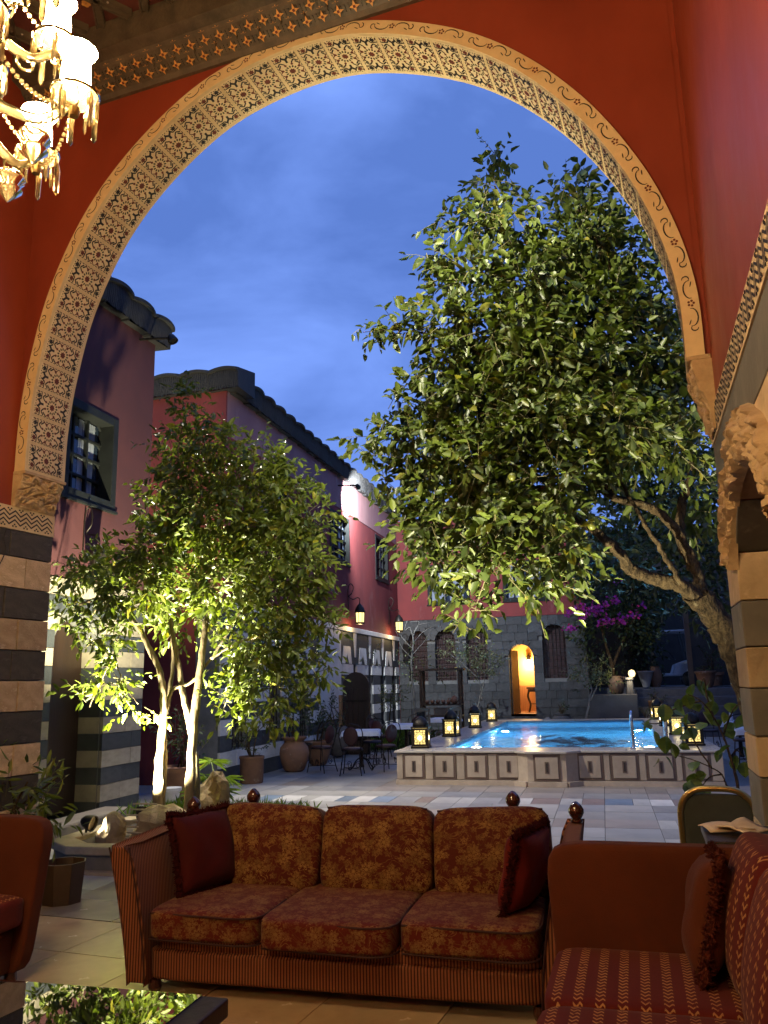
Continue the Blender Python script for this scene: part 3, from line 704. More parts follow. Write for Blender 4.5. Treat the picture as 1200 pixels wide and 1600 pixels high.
def eave_tile_mesh():
    """one fluted eave piece: ribbed hanging face, wavy lip and a roof slope behind"""
    mb = MB(); n, W_, H_ = 30, .60, .30; fr = []
    for i in range(n+1):
        t = i/n; s_ = sin(pi*t**.8)**.8; rib = .010 if i % 2 else 0; e = .05*random.random()
        fr.append([(W_*t, .15+.02*s_+rib, -.02-e), (W_*t, .17+.022*s_+rib, H_*.5), (W_*t, .17+.022*s_+rib, H_-.05+.055*s_), (W_*t, .225+.03*s_, H_-.045+.055*s_), (W_*t, .23+.03*s_, H_+.055*s_), (W_*t, .12, H_+.045+.055*s_), (W_*t, -.60, H_+.20+.055*s_)])
    for a, b in zip(fr, fr[1:]):
        ia = mb.av(a); ib = mb.av(b)
        for k in range(6): mb.face((ia+k, ib+k, ib+k+1, ia+k+1))
    for e in (fr[0], fr[-1]): mb.poly(e + [(e[0][0], -.6, -.02)])
    mb.poly([fr[0][0], fr[-1][0], (W_, -.6, -.02), (0, -.6, -.02)])
    return mb.mesh('roof_tile', ROOF)
TILEM = eave_tile_mesh()
XW = -6.40
fL = lambda u, w_, z: (XW+w_, u, z)           # left wall: u = Y, outwards = +X
def stones(par, segs, z0, hts, mats, fm_, rot, lens=(.42, .7), th=.05, proud=.0, skip=None):
    bm_ = MB().box((0, 0, 0), (1, 1, 1)).mesh('stone_block', mats[0]); z = z0
    for k, h in enumerate(hts):
        for (ua, ub) in segs(z, z+h):
            u = ua
            while u < ub-.02:
                L = random.uniform(*lens); L = ub-u if ub-u-L < .2 else L
                p = fm_(u+L/2, proud-th/2+random.uniform(-.004, .004), z+h/2)
                o = ms(bm_, 'stone_block', par, p, rot, (L-.008, th, h-.008), mats[k % len(mats)])
                u += L
        z += h
# ---- near house on the left
nh = thing('red_house', 'two storey red house with striped stone ground floor and dark doorway beside the lemon tree', 'house', (XW-2, 8, 0), world=True)
arched_wall(MB(), 1.5, 10.85, 3.02, 6.95, [(8.74, 9.93, 4.05, 5.37, 0)], lambda u, w_, z: fL(u, w_, z), .5).build('upper_wall', EXT_MAUVE, nh)
MB().bb((XW-6, 5.7, 3.02), (XW-.5, 10.85, 6.95)).build('house_body', EXT_RED, nh)
arched_wall(MB(), 5.7, 10.82, -.02, 3.015, [(8.78, 9.90, -.02, 2.05, .50)], lambda u, w_, z: fL(u, w_-.045, z), .5).build('wall_core', MORTAR, nh)
MB().bb((XW-6, 5.7, -.02), (XW-.55, 10.82, 3.015)).build('ground_floor', EXT_DARK, nh)
def segN(za, zb):
    zt = zb
    if zt < 2.1: g = 8.78, 9.90
    elif za < 2.55: q = max(0, 1-((za-2.05)/.5)**2)**.5 if za > 2.05 else 1; g = 9.34-.56*q, 9.34+.56*q
    else: return [(5.7, 10.86)]
    return [(5.7, g[0]), (g[1], 10.86)]
stones(nh, segN, 0.0, [.205]+[.215]*13, [EXT_DARK, EXT_BEIGE], fL, (0, 0, pi/2), (.45, .75))
MB().bb((XW-.42, 8.78, .12), (XW-.36, 9.90, 2.56)).build('door', DARKWOOD, nh)
mb = MB()
for k in range(14): mb.bb((XW-.04-.0, 9.895, .0+.215*k+.2*(k > 0)*0+.002), (XW-.36, 9.90, .2+.215*k)) if False else None
for k in range(10): MB().bb((XW-.36, 9.885, .004+.213*k), (XW-.052, 9.915, .212+.213*k)).build('jamb_stone', [EXT_DARK, EXT_BEIGE][k % 2], nh)
MB().bb((XW+.002, 8.35, 0), (XW+.42, 10.02, .15)).build('door_step', pm('step_stone', (.20, .17, .14), (.14, .12, .10), 4, .7, .3, 20), nh, bevel=.03)
lattice_window(nh, fL, 8.74, 9.93, 4.05, 5.37, 3, 4, .22, .12)
for i in range(9): ms(TILEM, 'roof_tile', nh, (XW-.02, 5.68+.60*(i+1), 6.93), (0, 0, -pi/2))
MB().bb((XW-6, 5.3, 6.96), (XW-.3, 11.1, 7.30)).build('roof', ROOF, nh)
# ---- long house on the left
lh = thing('long_red_house', 'long red house with green lattice windows and black and white striped ground floor', 'house', (XW-2, 20, 0), world=True)
upw = [(15.0, 16.6, 4.77, 6.05, 0), (19.5, 21.2, 4.77, 6.05, 0), (23.9, 25.45, 4.77, 6.12, 0)]
arched_wall(MB(), 13.42, 26.645, 3.13, 6.199, upw, fL, .5).build('upper_wall', EXT_RED, lh)
MB().bb((XW-.5, 13.40, 6.20), (XW+.010, 13.449, 7.10)).build('end_wall_cap', EXT_RED, lh)
MB().bb((XW-.5, 13.45, 6.20), (XW+.012, 26.64, 7.10)).build('pale_upper_band', pm('faded_pink_plaster', (.30, .155, .155), (.22, .10, .105), 1.2, .85, .3, 12, stretch=(1, 1, .4), wear=(.34, .23, .23)), lh)
MB().bb((XW-6, 13.42, -.02), (XW-.5, 26.6, 7.10)).build('house_body', EXT_RED, lh)
for q in upw: lattice_window(lh, fL, q[0], q[1], q[2], q[3], 4, 4, .10, .10)
MB().bb((XW-.1, 13.40, 3.0), (XW+.05, 26.62, 3.128)).build('string_course', WHITE_ST, lh, bevel=.01)
gw = [(13.9+0, 14.6, .55, 1.85, .42), (15.6, 16.3, .55, 1.85, .42), (17.3, 18.0, .55, 1.85, .42)] + [(c-.33, c+.33, .45, 1.75, .45) for c in (21.6, 23.1, 24.55, 25.95)]
arched_wall(MB(), 13.42, 26.6, -.02, 2.999, gw, lambda u, w_, z: fL(u, w_-.045, z), .45).build('wall_core', MORTAR, lh)
def segL(za, zb):
    S = [13.42]; zz = zb
    for ua, ub, a, zs, ri in gw:
        if zb > a+.02 and za < zs+ri:
            q = 1 if zb <= zs+.05 else max(0, 1-((zb-.03-zs)/ri)**2)**.5 if zb-.03 < zs+ri else 0
            if q > .05: c_ = (ua+ub)/2; r_ = (ub-ua)/2; S += [c_-r_*q, c_+r_*q]
    S.append(26.63); return list(zip(S[::2], S[1::2]))
stones(lh, segL, 0, [.27]*8, [EXT_DARK, WHITE_ST], fL, (0, 0, pi/2), (.6, 1.0))
# inlaid frieze of white wedges over the windows
MB().bb((XW-.045, 13.42, 2.165), (XW-.004, 26.62, 2.998)).build('frieze_ground', EXT_DARK, lh)
for c_ in [14.25, 15.95, 17.65, 20.85, 22.35, 23.83, 25.25]:
    MB().prism([(XW-.002, c_-.42, 2.17), (XW-.002, c_-.30, 2.62), (XW-.002, c_+.30, 2.62), (XW-.002, c_+.42, 2.17), (XW-.002, c_+.18, 2.17), (XW-.002, c_, 2.42), (XW-.002, c_-.18, 2.17)][::-1], (.012, 0, 0)).build('white_wedge', WHITE_ST, lh)
for c_ in (21.6, 23.1, 24.55, 25.95): MB().prism([(XW-.002, c_-.06, 2.35), (XW-.002, c_-.14, 2.99), (XW-.002, c_+.14, 2.99), (XW-.002, c_+.06, 2.35)][::-1], (.013, 0, 0)).build('keystone', WHITE_ST, lh)
MB().bb((XW-.002, 18.6, .83), (XW+.014, 20.3, 2.99)).build('white_panel', WHITE_ST, lh)
MB().bb((XW+.015, 18.75, 2.3), (XW+.02, 20.15, 2.9)).build('carved_panel', pm('blue_white_inlay', (.5, .55, .62), (.36, .4, .5), 14, .6), lh)
for ua, ub, za, zs, ri in gw:
    wd = MB().bb((XW-.36, ua-.1, za), (XW-.30, ub+.1, zs+ri)).build('window', SHUT, lh)
    mb = MB()
    for i in range(5): u = ua+(ub-ua)*(i+.5)/5; mb.tube([(XW-.10, u, za), (XW-.10, u, zs+ri*.9)], .011, 5)
    for j in range(6): z = za+.12+(zs-za)*j/5; mb.tube([(XW-.088, ua, z), (XW-.088, ub, z)], .011, 5)
    mb.build('window_bars', IRON, wd)
for i in range(22): ms(TILEM, 'roof_tile', lh, (XW-.02, 13.55+.60*(i+1), 7.08), (0, 0, -pi/2))
for i in range(6): ms(TILEM, 'roof_tile', lh, (XW+.30-.60*i, 13.44, 7.08), (0, 0, pi), (1, 1.0, 1))
MB().bb((XW-6, 13.7, 7.11), (XW-.3, 26.9, 7.45)).build('roof', ROOF, lh)
# ---- far house of grey basalt
YF = 26.65
fF = lambda u, w_, z: (u, YF-w_, z)
fh = thing('basalt_house', 'grey stone block house with arched red windows and lit arched doorway behind the pool', 'house', (-3.4, 28.5, 0), world=True)
ops = [(-6.08, -5.45, 1.70, 2.98, .34), (-5.19, -4.52, 1.70, 2.98, .34), (-4.18, -3.50, 1.70, 2.98, .34), (-2.84, -2.07, .62, 2.42, .36), (-1.76, -1.04, 1.70, 3.02, .35)]
GT = 3.66
arched_wall(MB(), -6.39, -.44, -.02, GT, ops, lambda u, w_, z: fF(u, w_-.05, z), .42).build('wall_core', MORTAR, fh)
MB().bb((-7.2, YF+.03, -.02), (-6.395, YF+.4, 7.0)).build('corner_wall', EXT_RED, fh)
arched_wall(MB(), -6.39, -.42, GT+.002, 7.0, [(-5.38, -3.98, 4.15, 5.45, 0), (-2.9, -1.5, 4.15, 5.45, 0)], fF, .4).build('upper_wall', EXT_RED, fh)
for q in ((-5.38, -3.98), (-2.9, -1.5)): lattice_window(fh, fF, q[0], q[1], 4.15, 5.45, 5, 3, .12, .10)
MB().bb((-6.4, YF+3.2, -.02), (-.44, YF+3.5, 7.0)).bb((-.85, YF+.47, -.02), (-.44, YF+3.2, 7.0)).bb((-6.4, YF+.401, 3.5), (-.44, YF+3.2, 7.0)).build('house_body', EXT_RED, fh)
def segF(za, zb):
    S = [-6.395]
    for ua, ub, a, zs, ri in ops:
        if zb > a+.06 and za < zs+ri+.14:
            c_ = (ua+ub)/2; r_ = (ub-ua)/2+ (.14 if zb > zs else .0)
            q = 1 if zb <= zs+.1 else max(0, 1-((zb-.05-zs)/(ri+.16))**2)**.5 if zb-.05 < zs+ri+.16 else 0
            if q > .05: S += [c_-r_*q, c_+r_*q]
    S.append(-.42); return list(zip(S[::2], S[1::2]))
stones(fh, segF, 0, [.28]*2+[.258]*12, [GREY_ST], fF, (0, 0, 0), (.30, .52), .06, .008)
for ua, ub, za, zs, ri in ops:
    c_, r_ = (ua+ub)/2, (ub-ua)/2; nv = 7
    for k in range(nv):
        t0, t1 = pi*k/nv+.02, pi*(k+1)/nv-.02; P = [(c_-q*cos(t), zs+qq*sin(t)) for t, q, qq in ((t0, r_, ri), (t1, r_, ri), (t1, r_+.15, ri+.15), (t0, r_+.15, ri+.15))]
        MB().prism([fF(a, .014, b) for a, b in P][::-1], (0, .06, 0)).build('arch_stone', GREY_ST, fh)
for i, (ua, ub, za, zs, ri) in enumerate(ops):
    if i == 3: continue
    wd = MB().bb((ua-.05, YF+.24, za-.02), (ub+.05, YF+.28, zs+ri+.02)).build('window', SHUT, fh)
    for s in (0, 1):
        for (a, b) in ((za+.08, za+.55), (za+.66, za+1.1)): MB().bb((ua+.05+s*(ub-ua)/2, YF+.225, a), (ub-(ub-ua)/2-.03+s*(ub-ua)/2, YF+.2395, b)).build('shutter_panel', SHUT, wd)
    mb = MB()
    for k in range(6): u = ua+(ub-ua)*(k+.5)/6; mb.tube([(u, YF+.05, za), (u, YF+.05, zs+ri*.92)], .010, 5)
    for k in range(8): z = za+.1+(zs+ri*.8-za)*k/8; mb.tube([(ua, YF+.038, z), (ub, YF+.038, z)], .010, 5)
    mb.build('window_bars', IRON, wd)
# lit room behind the door
ROOMW = pm('warm_room_plaster', (.62, .40, .14), (.55, .34, .11), 3, .7)
WAIN = pm('room_wainscot', (.42, .20, .09), (.32, .15, .07), 3, .55, stretch=(9, 9, .3))
mb = MB(); rx0, rx1, ry0, ry1 = -3.35, -1.35, YF+.42, YF+2.6
mb.bb((rx0-.05, ry0, .5), (rx0, ry1, 3.2)).bb((rx1, ry0, .5), (rx1+.05, ry1, 3.2)).bb((rx0-.05, ry1, .5), (rx1+.05, ry1+.05, 3.2)).bb((rx0-.05, ry0, 3.2), (rx1+.05, ry1+.05, 3.25)); mb.build('room_wall', ROOMW, fh)
MB().bb((rx0-.05, YF+.05, .5), (rx1+.05, ry1+.05, .62)).build('room_floor', WAIN, fh)
for i in range(16): MB().bb((rx0+.125*i+.004, ry1-.022, .62), (rx0+.125*(i+1)-.004, ry1-.001, 1.48)).build('wainscot_board', WAIN, fh)
MB(Matrix.Translation((-2.80, YF+.10, .62)) @ Matrix.Rotation(radians(78), 4, 'Z')).bb((0, -.03, .01), (.74, .03, 1.98)).build('door_leaf', DARKWOOD, fh)
MB().bb((-3.2, YF-.55, 0), (-1.7, YF-.06, .50)).build('door_step', pm('dark_step_stone', (.07, .072, .078), None, 4, .7, .3, 20), fh, bevel=.02)
rl = thing('wall_lamp', 'small glowing wall lamp inside the lit doorway', 'lamp', (-2.42, ry1-.06, 2.45), world=True)
MB().lathe([(.0, .20), (.05, .12), (.075, .0), (.06, -.01)], (-2.42, ry1-.12, 2.35), 10).build('lamp_shade', IRON, rl)
MB().lathe([(0, -.10), (.05, -.07), (.055, -.02), (.03, 0)], (-2.42, ry1-.12, 2.34), 10).build('bulb', emis('room_bulb', (1, .72, .36), 60), rl)
MB().tube([(-2.42, ry1-.001, 2.55), (-2.42, ry1-.12, 2.57)], .012, 6).build('bracket', IRON, rl)
lamp('room_lamp', 'POINT', (-2.42, ry1-.30, 2.20), 70, (1.0, .66, .28), rl, .06)
bt = thing('console_table', 'small dark table with curved legs seen through the lit doorway', 'table', (-2.18, YF+2.0, .62))
MB().box((0, 0, .78), (.62, .40, .05)).build('table_top', DARKWOOD, bt); MB().box((0, 0, .70), (.54, .34, .09)).build('apron', DARKWOOD, bt)
for sx in (-1, 1):
    for sy in (-1, 1): MB().tube(crom([(sx*.25, sy*.15, .68), (sx*.29, sy*.16, .5), (sx*.22, sy*.14, .25), (sx*.27, sy*.16, 0)], 5), .022, 6).build('leg', DARKWOOD, bt)
MB().tube([(-.24, 0, .26), (.24, 0, .26)], .015, 6).build('stretcher', DARKWOOD, bt)
# ---- terrace, steps and passage on the right
TG = pm('terrace_stone', (.10, .098, .10), (.065, .064, .068), 4, .75, .5, 14, vary=.15)
tr = thing('garden_steps', 'broad worn stone steps rising to the passage with the parked cart', 'steps', (2.1, 26.3, 0), world=True)
for k in range(5): MB().bb((.95, 25.2+.36*k, -.02), (5.2, 27.2+.36*0+.01*k, .27*(k+1))).build('step', TG, tr, bevel=.02) if k < 4 else MB().bb((.95, 26.64, -.02), (5.2, 27.25, 1.32)).build('step', TG, tr, bevel=.02)
tag(MB().bb((-.40, 27.26, -.02), (9, 40, 1.36)).build('terrace', TG), kind='structure')
pw = thing('planter_wall', 'low dark grey rendered planter wall beside the basalt house', 'wall', (.2, 25.4, 0), world=True)
MB().bb((-.43, 25.25, -.02), (.93, 25.5, 1.20)).build('wall_face', pm('dark_render', (.085, .085, .088), (.06, .06, .063), 3, .8, .3, 18), pw, bevel=.02); MB().bb((-.42, 25.51, -.02), (.93, 27.24, 1.12)).build('planting_bed', SOIL, pw)
DK = pm('dark_plaster', (.060, .050, .044), (.04, .034, .03), 2, .8, .3, 14)  # plain dark plaster tone of the garden walls
gw_ = thing('passage_wall', 'dark plaster garden wall with a tall passage opening and brown timber post', 'wall', (3, 29, 1.36), world=True)
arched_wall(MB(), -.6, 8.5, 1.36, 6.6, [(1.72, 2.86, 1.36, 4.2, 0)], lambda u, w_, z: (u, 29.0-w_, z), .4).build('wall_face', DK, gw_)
MB().bb((2.70, 28.86, 1.36), (2.86, 28.99, 4.1)).build('timber_post', pm('brown_timber', (.20, .10, .045), (.12, .06, .03), 3, .6, stretch=(1, 1, .2)), gw_)
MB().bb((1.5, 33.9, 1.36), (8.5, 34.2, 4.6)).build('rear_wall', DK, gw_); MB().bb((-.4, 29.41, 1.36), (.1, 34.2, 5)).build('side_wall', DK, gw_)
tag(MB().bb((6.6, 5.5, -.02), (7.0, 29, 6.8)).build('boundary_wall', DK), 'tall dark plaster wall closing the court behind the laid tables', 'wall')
# ================================================================== plants
def nrmz(a): return a/np.maximum(1e-9, np.linalg.norm(a, axis=-1, keepdims=True))
def leaf_mesh(name, P, D, Nn, L, W, mats, par, kind='stuff', curl=.12, shape=(.32, .72)):
    """P base points, D directions, Nn face normals, L lengths, W widths: folded six-point leaves as one mesh"""
    off = np.array(ORIG.get(par.name, Vector()), float) if par else np.zeros(3)
    n = len(P); S = nrmz(np.cross(D, Nn)); Nn = nrmz(np.cross(S, D)); L = L[:, None]; W = W[:, None]
    b = P; t = P + D*L - Nn*L*curl
    l1 = P + D*L*shape[0] + S*W*.46 + Nn*W*.22; l2 = P + D*L*shape[1] + S*W*.34 + Nn*(W*.12-L*curl*.5)
    r1 = P + D*L*shape[0] - S*W*.46 + Nn*W*.22; r2 = P + D*L*shape[1] - S*W*.34 + Nn*(W*.12-L*curl*.5)
    V = np.stack([b, l1, l2, t, r2, r1], 1).reshape(-1, 3) - off
    base = (np.arange(n)*6)[:, None]
    Fi = np.concatenate([base+np.array([[0, 1, 2, 3]]), base+np.array([[0, 3, 4, 5]])], 1).reshape(-1)
    me = bpy.data.meshes.new(name); me.vertices.add(6*n); me.vertices.foreach_set('co', V.astype(np.float32).ravel())
    me.loops.add(8*n); me.loops.foreach_set('vertex_index', Fi.astype(np.int32)); me.polygons.add(2*n)
    me.polygons.foreach_set('loop_start', (np.arange(2*n)*4).astype(np.int32)); me.polygons.foreach_set('loop_total', np.full(2*n, 4, np.int32))
    me.materials.append(mats); me.update(); me.validate()
    o = bpy.data.objects.new(name, me); C.objects.link(o); o.parent = par
    if kind: o['kind'] = kind
    return o
def twigs_of(clusters, per_m3, seed, tl=(.22, .5), up=.35, shell=.45):
    """clusters: (center, radii, weight, out_dir) -> twig start points and directions"""
    r = np.random.default_rng(seed); A, D_, Ln = [], [], []
    for c, rad, wgt, bias in clusters:
        c = np.array(c); rad = np.array(rad); n = max(6, int(per_m3*wgt*4.19*rad.prod()))
        u = nrmz(r.normal(size=(n, 3))); q = r.uniform(shell**3, 1, n)**(1/3); p = c + u*rad*q[:, None]*.80
        d = nrmz(u*.8 + np.array([0, 0, up]) + np.array(bias) + r.normal(size=(n, 3))*.55)
        A.append(p); D_.append(d); Ln.append(r.uniform(*tl, n)*min(1, .5+rad.min()))
    return np.concatenate(A), np.concatenate(D_), np.concatenate(Ln)
def leafy(name, par, clusters, per_m3, leafL, leafW, mat, seed, gap=.042, tl=(.22, .5), up=.35, droop=.25, twig_mat=TWIG, shell=.45, curl=.12, twig_r=.004):
    r = np.random.default_rng(seed+1); A, D_, Ln = twigs_of(clusters, per_m3, seed, tl, up, shell)
    P, LD, LN, LL = [], [], [], []
    kmax = int(tl[1]/gap)+1
    for k in range(kmax):
        m = Ln > k*gap; a, d = A[m], D_[m]; s = k*gap/Ln[m][:, None]
        g = np.array([0, 0, -1.]); pos = a + d*(k*gap) + g*(droop*.25*(k*gap)**2/.3)
        side = nrmz(np.cross(d, r.normal(size=a.shape))); ld = nrmz(d*(.45+.5*s) + side*.85 + g*droop*r.uniform(.2, 1.4, (len(a), 1)))
        nn = nrmz(np.cross(ld, np.cross(np.array([0, 0, 1.]), ld)) + r.normal(size=a.shape)*.55)
        P.append(pos); LD.append(ld); LN.append(nn); LL.append(leafL*r.uniform(.45, 1.22, len(a))*(1-.25*(s[:, 0])**3))
    P, LD, LN, LL = map(np.concatenate, (P, LD, LN, LL))
    o = leaf_mesh(name, P, LD, LN, LL, LL*(leafW/leafL)*r.uniform(.85, 1.15, len(LL)), mat, par, curl=curl)
    if twig_mat:
        mb = MB()
        off = Vector()
        for a, d, l in zip(A[::2], D_[::2], Ln[::2]): mb.tube([a-d*.10, a+d*l*.5, a+d*l+np.array([0, 0, -.25*droop*l*l/.3])], [twig_r, twig_r*.8, twig_r*.4], 3, False)
        t = mb.build('twigs', twig_mat, par); t['kind'] = 'stuff'
    return o, len(LL)
def limb(mb, pts, r0, r1, n=8, wob=.012, seed=0):
    r = random.Random(seed); P = crom(pts, 7); k = len(P)
    P = [p + Vector((r.uniform(-wob, wob), r.uniform(-wob, wob), 0)) for p in P]
    v0 = len(mb.v); mb.tube(P, [(r0+(r1-r0)*(i/(k-1))**.8)*(1+r.uniform(-.08, .08)) for i in range(k)], n)
    for q in range(v0, len(mb.v)):
        i, j = divmod(q-v0, n); c = P[min(i, k-1)]; s_ = 1 + .10*sin(3*6.28*j/n+.5*i+seed) + r.uniform(-.06, .06); p = Vector(mb.v[q]); mb.v[q] = tuple(c+(p-c)*s_)
def cl(px, py, Y, rpx, ry=None, wgt=1, bias=(0, 0, 0), sy=.8):
    """cluster from a photo spot at depth Y; rpx is its half width there"""
    p = onY(px, py, Y); s = Y/1325.; rx = rpx*s; rz = (ry or rpx)*s; return (tuple(p), (rx, max(.18, sy*(rx+rz)/2), rz), wgt, bias)
# ---- stone planter with rocks
PLST = pm('planter_sandstone', (.36, .29, .19), (.24, .19, .12), 4, .75, .5, 18, bdist=.015)
pl = thing('stone_planter', 'low angular sandstone planter holding the lemon tree and rocks', 'planter', (-4.4, 8.3, 0), world=True)
outl = [(-5.20, 7.32), (-4.85, 7.06), (-3.45, 7.06), (-3.05, 7.5), (-3.05, 9.2), (-3.5, 9.6), (-4.9, 9.6), (-5.25, 9.2)]
inn_ = [(-4.2+(x+4.2)*.86, 8.33+(y-8.33)*.88) for x, y in outl]
mb = MB(); n = 8
lo = [mb.av([(x, y, 0)]) for x, y in outl]; hi = [mb.av([(x, y, .16)]) for x, y in outl]
for i in range(n): j = (i+1) % n; mb.face((lo[i], lo[j], hi[j], hi[i]))
mb.build('planter_side', pm('planter_grey_stone', (.16, .14, .11), (.10, .09, .07), 4, .8, .5, 18), pl)
mb = MB(); big = [(-4.2+(x+4.2)*1.035, 8.33+(y-8.33)*1.03) for x, y in outl]
a = [mb.av([(x, y, .16)]) for x, y in big]; b = [mb.av([(x, y, .235)]) for x, y in big]; c_ = [mb.av([(x, y, .235)]) for x, y in inn_]; d_ = [mb.av([(x, y, .12)]) for x, y in inn_]
for i in range(n):
    j = (i+1) % n; mb.face((a[i], a[j], b[j], b[i])); mb.face((b[i], b[j], c_[j], c_[i])); mb.face((c_[i], c_[j], d_[j], d_[i]))
mb.face(a[::-1]); mb.build('planter_rim', PLST, pl, bevel=.012)
mb = MB(); mb.poly([(x, y, .185) for x, y in inn_]); mb.build('soil', SOIL, pl)
mb = MB(); base = [(-4.2+(x+4.2)*1.06, 8.33+(y-8.33)*1.06) for x, y in outl]; mb.prism([(x, y, .001) for x, y in base], (0, 0, .028)); mb.build('base_kerb', PLST, pl)
def rock(name, label, loc, d, seed, mat, group=None, pts=0):
    r = np.random.default_rng(seed); bm = bmesh.new(); bmesh.ops.create_icosphere(bm, subdivisions=3, radius=1)
    ph = r.uniform(0, 6, 9)
    for v in bm.verts:
        c = v.co; k = 1 + .20*sin(2.3*c.x+ph[0])*sin(2.1*c.y+ph[1]) + .14*sin(4.7*c.z+ph[2]+2*c.x) + .08*sin(8*c.y+ph[3])*sin(7*c.x+ph[4]) + .05*r.normal()*.4
        v.co = Vector((c.x*k*d[0]/2, c.y*k*d[1]/2, max(-.35, c.z*k)*d[2]/2 + .35*d[2]/2 - .01))
    me = bpy.data.meshes.new(name); bm.to_mesh(me); bm.free(); me.materials.append(mat); o = bpy.data.objects.new(name, me); C.objects.link(o); o.location = loc; return tag(o, label, 'rock', group)
ROCK = pm('ochre_rock', (.30, .22, .12), (.16, .11, .06), 5, .85, 1, 10, bdist=.03)
rock('rock', 'large ribbed ochre rock lying in the stone planter', (-4.30, 7.70, .19), (.62, .5, .46), 3, ROCK)
rock('rock', 'smaller pitted ochre rock beside the floodlight in the planter', (-4.72, 7.55, .19), (.30, .26, .34), 5, ROCK)
rock('rock', 'upright tan rock behind the lemon tree trunks', (-4.35, 8.95, .19), (.46, .4, .75), 8, ROCK)
rb = thing('wicker_cover', 'tan wicker cover over the big rock in the planter', 'basket', (-4.42, 7.52, .185))
for k in range(7): MB().tube([(-.20+.02*abs(k-3), .02*k, .04+.05*k), (0, -.06+.02*k, .05+.05*k), (.18-.02*abs(k-3), .02*k, .04+.05*k)], .009, 5).build('wicker_strand', PLST, rb)
# grass tufts
def grass(par, pts, n, h, seed, mat=LEAF_G, spread=.5, name='blades', w=.012):
    r = np.random.default_rng(seed); P, D, L = [], [], []
    for (x, y, z, rx, ry) in pts:
        P.append(np.stack([x+rx*r.normal(size=n)*.5, y+ry*r.normal(size=n)*.5, np.full(n, z)], 1)); D.append(nrmz(np.stack([r.normal(size=n)*spread, r.normal(size=n)*spread, np.ones(n)], 1))); L.append(h*r.uniform(.5, 1.2, n))
    P, D, L = map(np.concatenate, (P, D, L)); return leaf_mesh(name, P, D, nrmz(r.normal(size=P.shape)), L, np.full(len(L), w), mat, par, curl=.35)
g0 = grass(None, [(-4.9, 9.2, .18, .5, .35), (-4.0, 9.2, .18, .5, .4), (-3.5, 8.9, .18, .35, .4)], 700, .17, 3, name='planter_grass'); tag(g0, 'short grass growing in the stone planter around the lemon tree', 'grass', kind='stuff')
# ---- lemon tree (left)
def P_(x, y, Y): return tuple(onY(x, y, Y))
lt = thing('lemon_tree', 'slender multi stemmed lemon tree lit from below in the stone planter', 'tree', (-4.7, 8.4, .18), world=True)
Yt = 8.45
for k, (pp, r0, r1) in enumerate([
    ([(245, 1300), (246, 1240), (250, 1170), (256, 1110), (252, 1060), (232, 1010), (205, 965), (165, 935), (125, 945)], .060, .018),
    ([(252, 1290), (258, 1200), (258, 1130), (268, 1080), (300, 1065), (330, 1030), (370, 1005), (420, 990)], .030, .012),
    ([(292, 1300), (298, 1210), (303, 1130), (312, 1050), (320, 985), (324, 960), (340, 880), (385, 800), (410, 740)], .062, .016),
    ([(302, 1290), (306, 1230), (300, 1150), (285, 1080), (275, 1020), (264, 955), (262, 880), (270, 780), (285, 660)], .055, .012),
    ([(258, 1130), (268, 1060), (270, 1010), (262, 950), (240, 880)], .03, .012),
    ([(330, 1030), (360, 980), (385, 940), (420, 900), (460, 850)], .018, .008),
    ([(205, 965), (180, 1010), (190, 1060), (215, 1100)], .010, .005), ([(165, 935), (140, 965), (110, 985)], .012, .006),
    ([(385, 800), (440, 800), (480, 820)], .018, .008), ([(340, 880), (400, 930), (470, 960)], .016, .008), ([(420, 990), (450, 1030), (440, 1080)], .012, .006), ([(190, 1000), (160, 1060), (140, 1105)], .009, .005)]):
    Y0 = Yt + [0, .12, -.05, .25, .3, -.2, -.15, .1, .2, -.2, .1, -.1][k]
    mb = MB(); limb(mb, [P_(x, y, Y0 + (.04 if i == 0 else 0) + (.25*((k % 3)-1)*i/len(pp))) for i, (x, y) in enumerate(pp)], r0, r1, 8, .006, k); mb.build('trunk' if k in (0, 2, 3) else 'branch', BARK, lt, smooth=True)
LC = [cl(288, 625, 8.5, 26, 45, 1.1), cl(268, 690, 8.6, 38, 40), cl(335, 690, 8.3, 58, 42), cl(300, 745, 8.4, 75, 45), cl(400, 730, 8.4, 58, 45), cl(445, 775, 8.5, 62, 40), cl(480, 810, 8.3, 45, 40), cl(330, 810, 8.2, 95, 55), cl(230, 800, 8.7, 40, 45, .6),
      cl(420, 850, 8.4, 90, 55), cl(480, 885, 8.2, 50, 45), cl(250, 865, 8.3, 80, 50), cl(150, 885, 8.4, 60, 38), cl(105, 905, 8.3, 28, 26), cl(210, 920, 8.1, 85, 45), cl(350, 915, 8.0, 80, 48, .8), cl(440, 940, 8.1, 70, 50), cl(500, 975, 8.2, 34, 40), cl(110, 965, 8.2, 32, 38, .8), cl(165, 985, 8.0, 55, 40, .7), cl(410, 1010, 8.0, 70, 45, .9), cl(490, 1040, 8.3, 38, 40),
      cl(170, 1055, 8.0, 58, 36, .6), cl(135, 1085, 8.0, 36, 24, .5), cl(215, 1110, 8.1, 36, 26, .45), cl(420, 1080, 8.2, 58, 36), cl(360, 1100, 8.6, 36, 30, .6), cl(395, 1120, 8.3, 26, 22), cl(300, 960, 8.9, 70, 50, .5), cl(380, 1040, 8.7, 50, 45, .6)]
_, nl = leafy('crown', lt, LC, 700, .122, .058, LEAF_A, 11, gap=.048, tl=(.22, .46), up=.10, droop=.45)
print('LEMON LEAVES', nl)
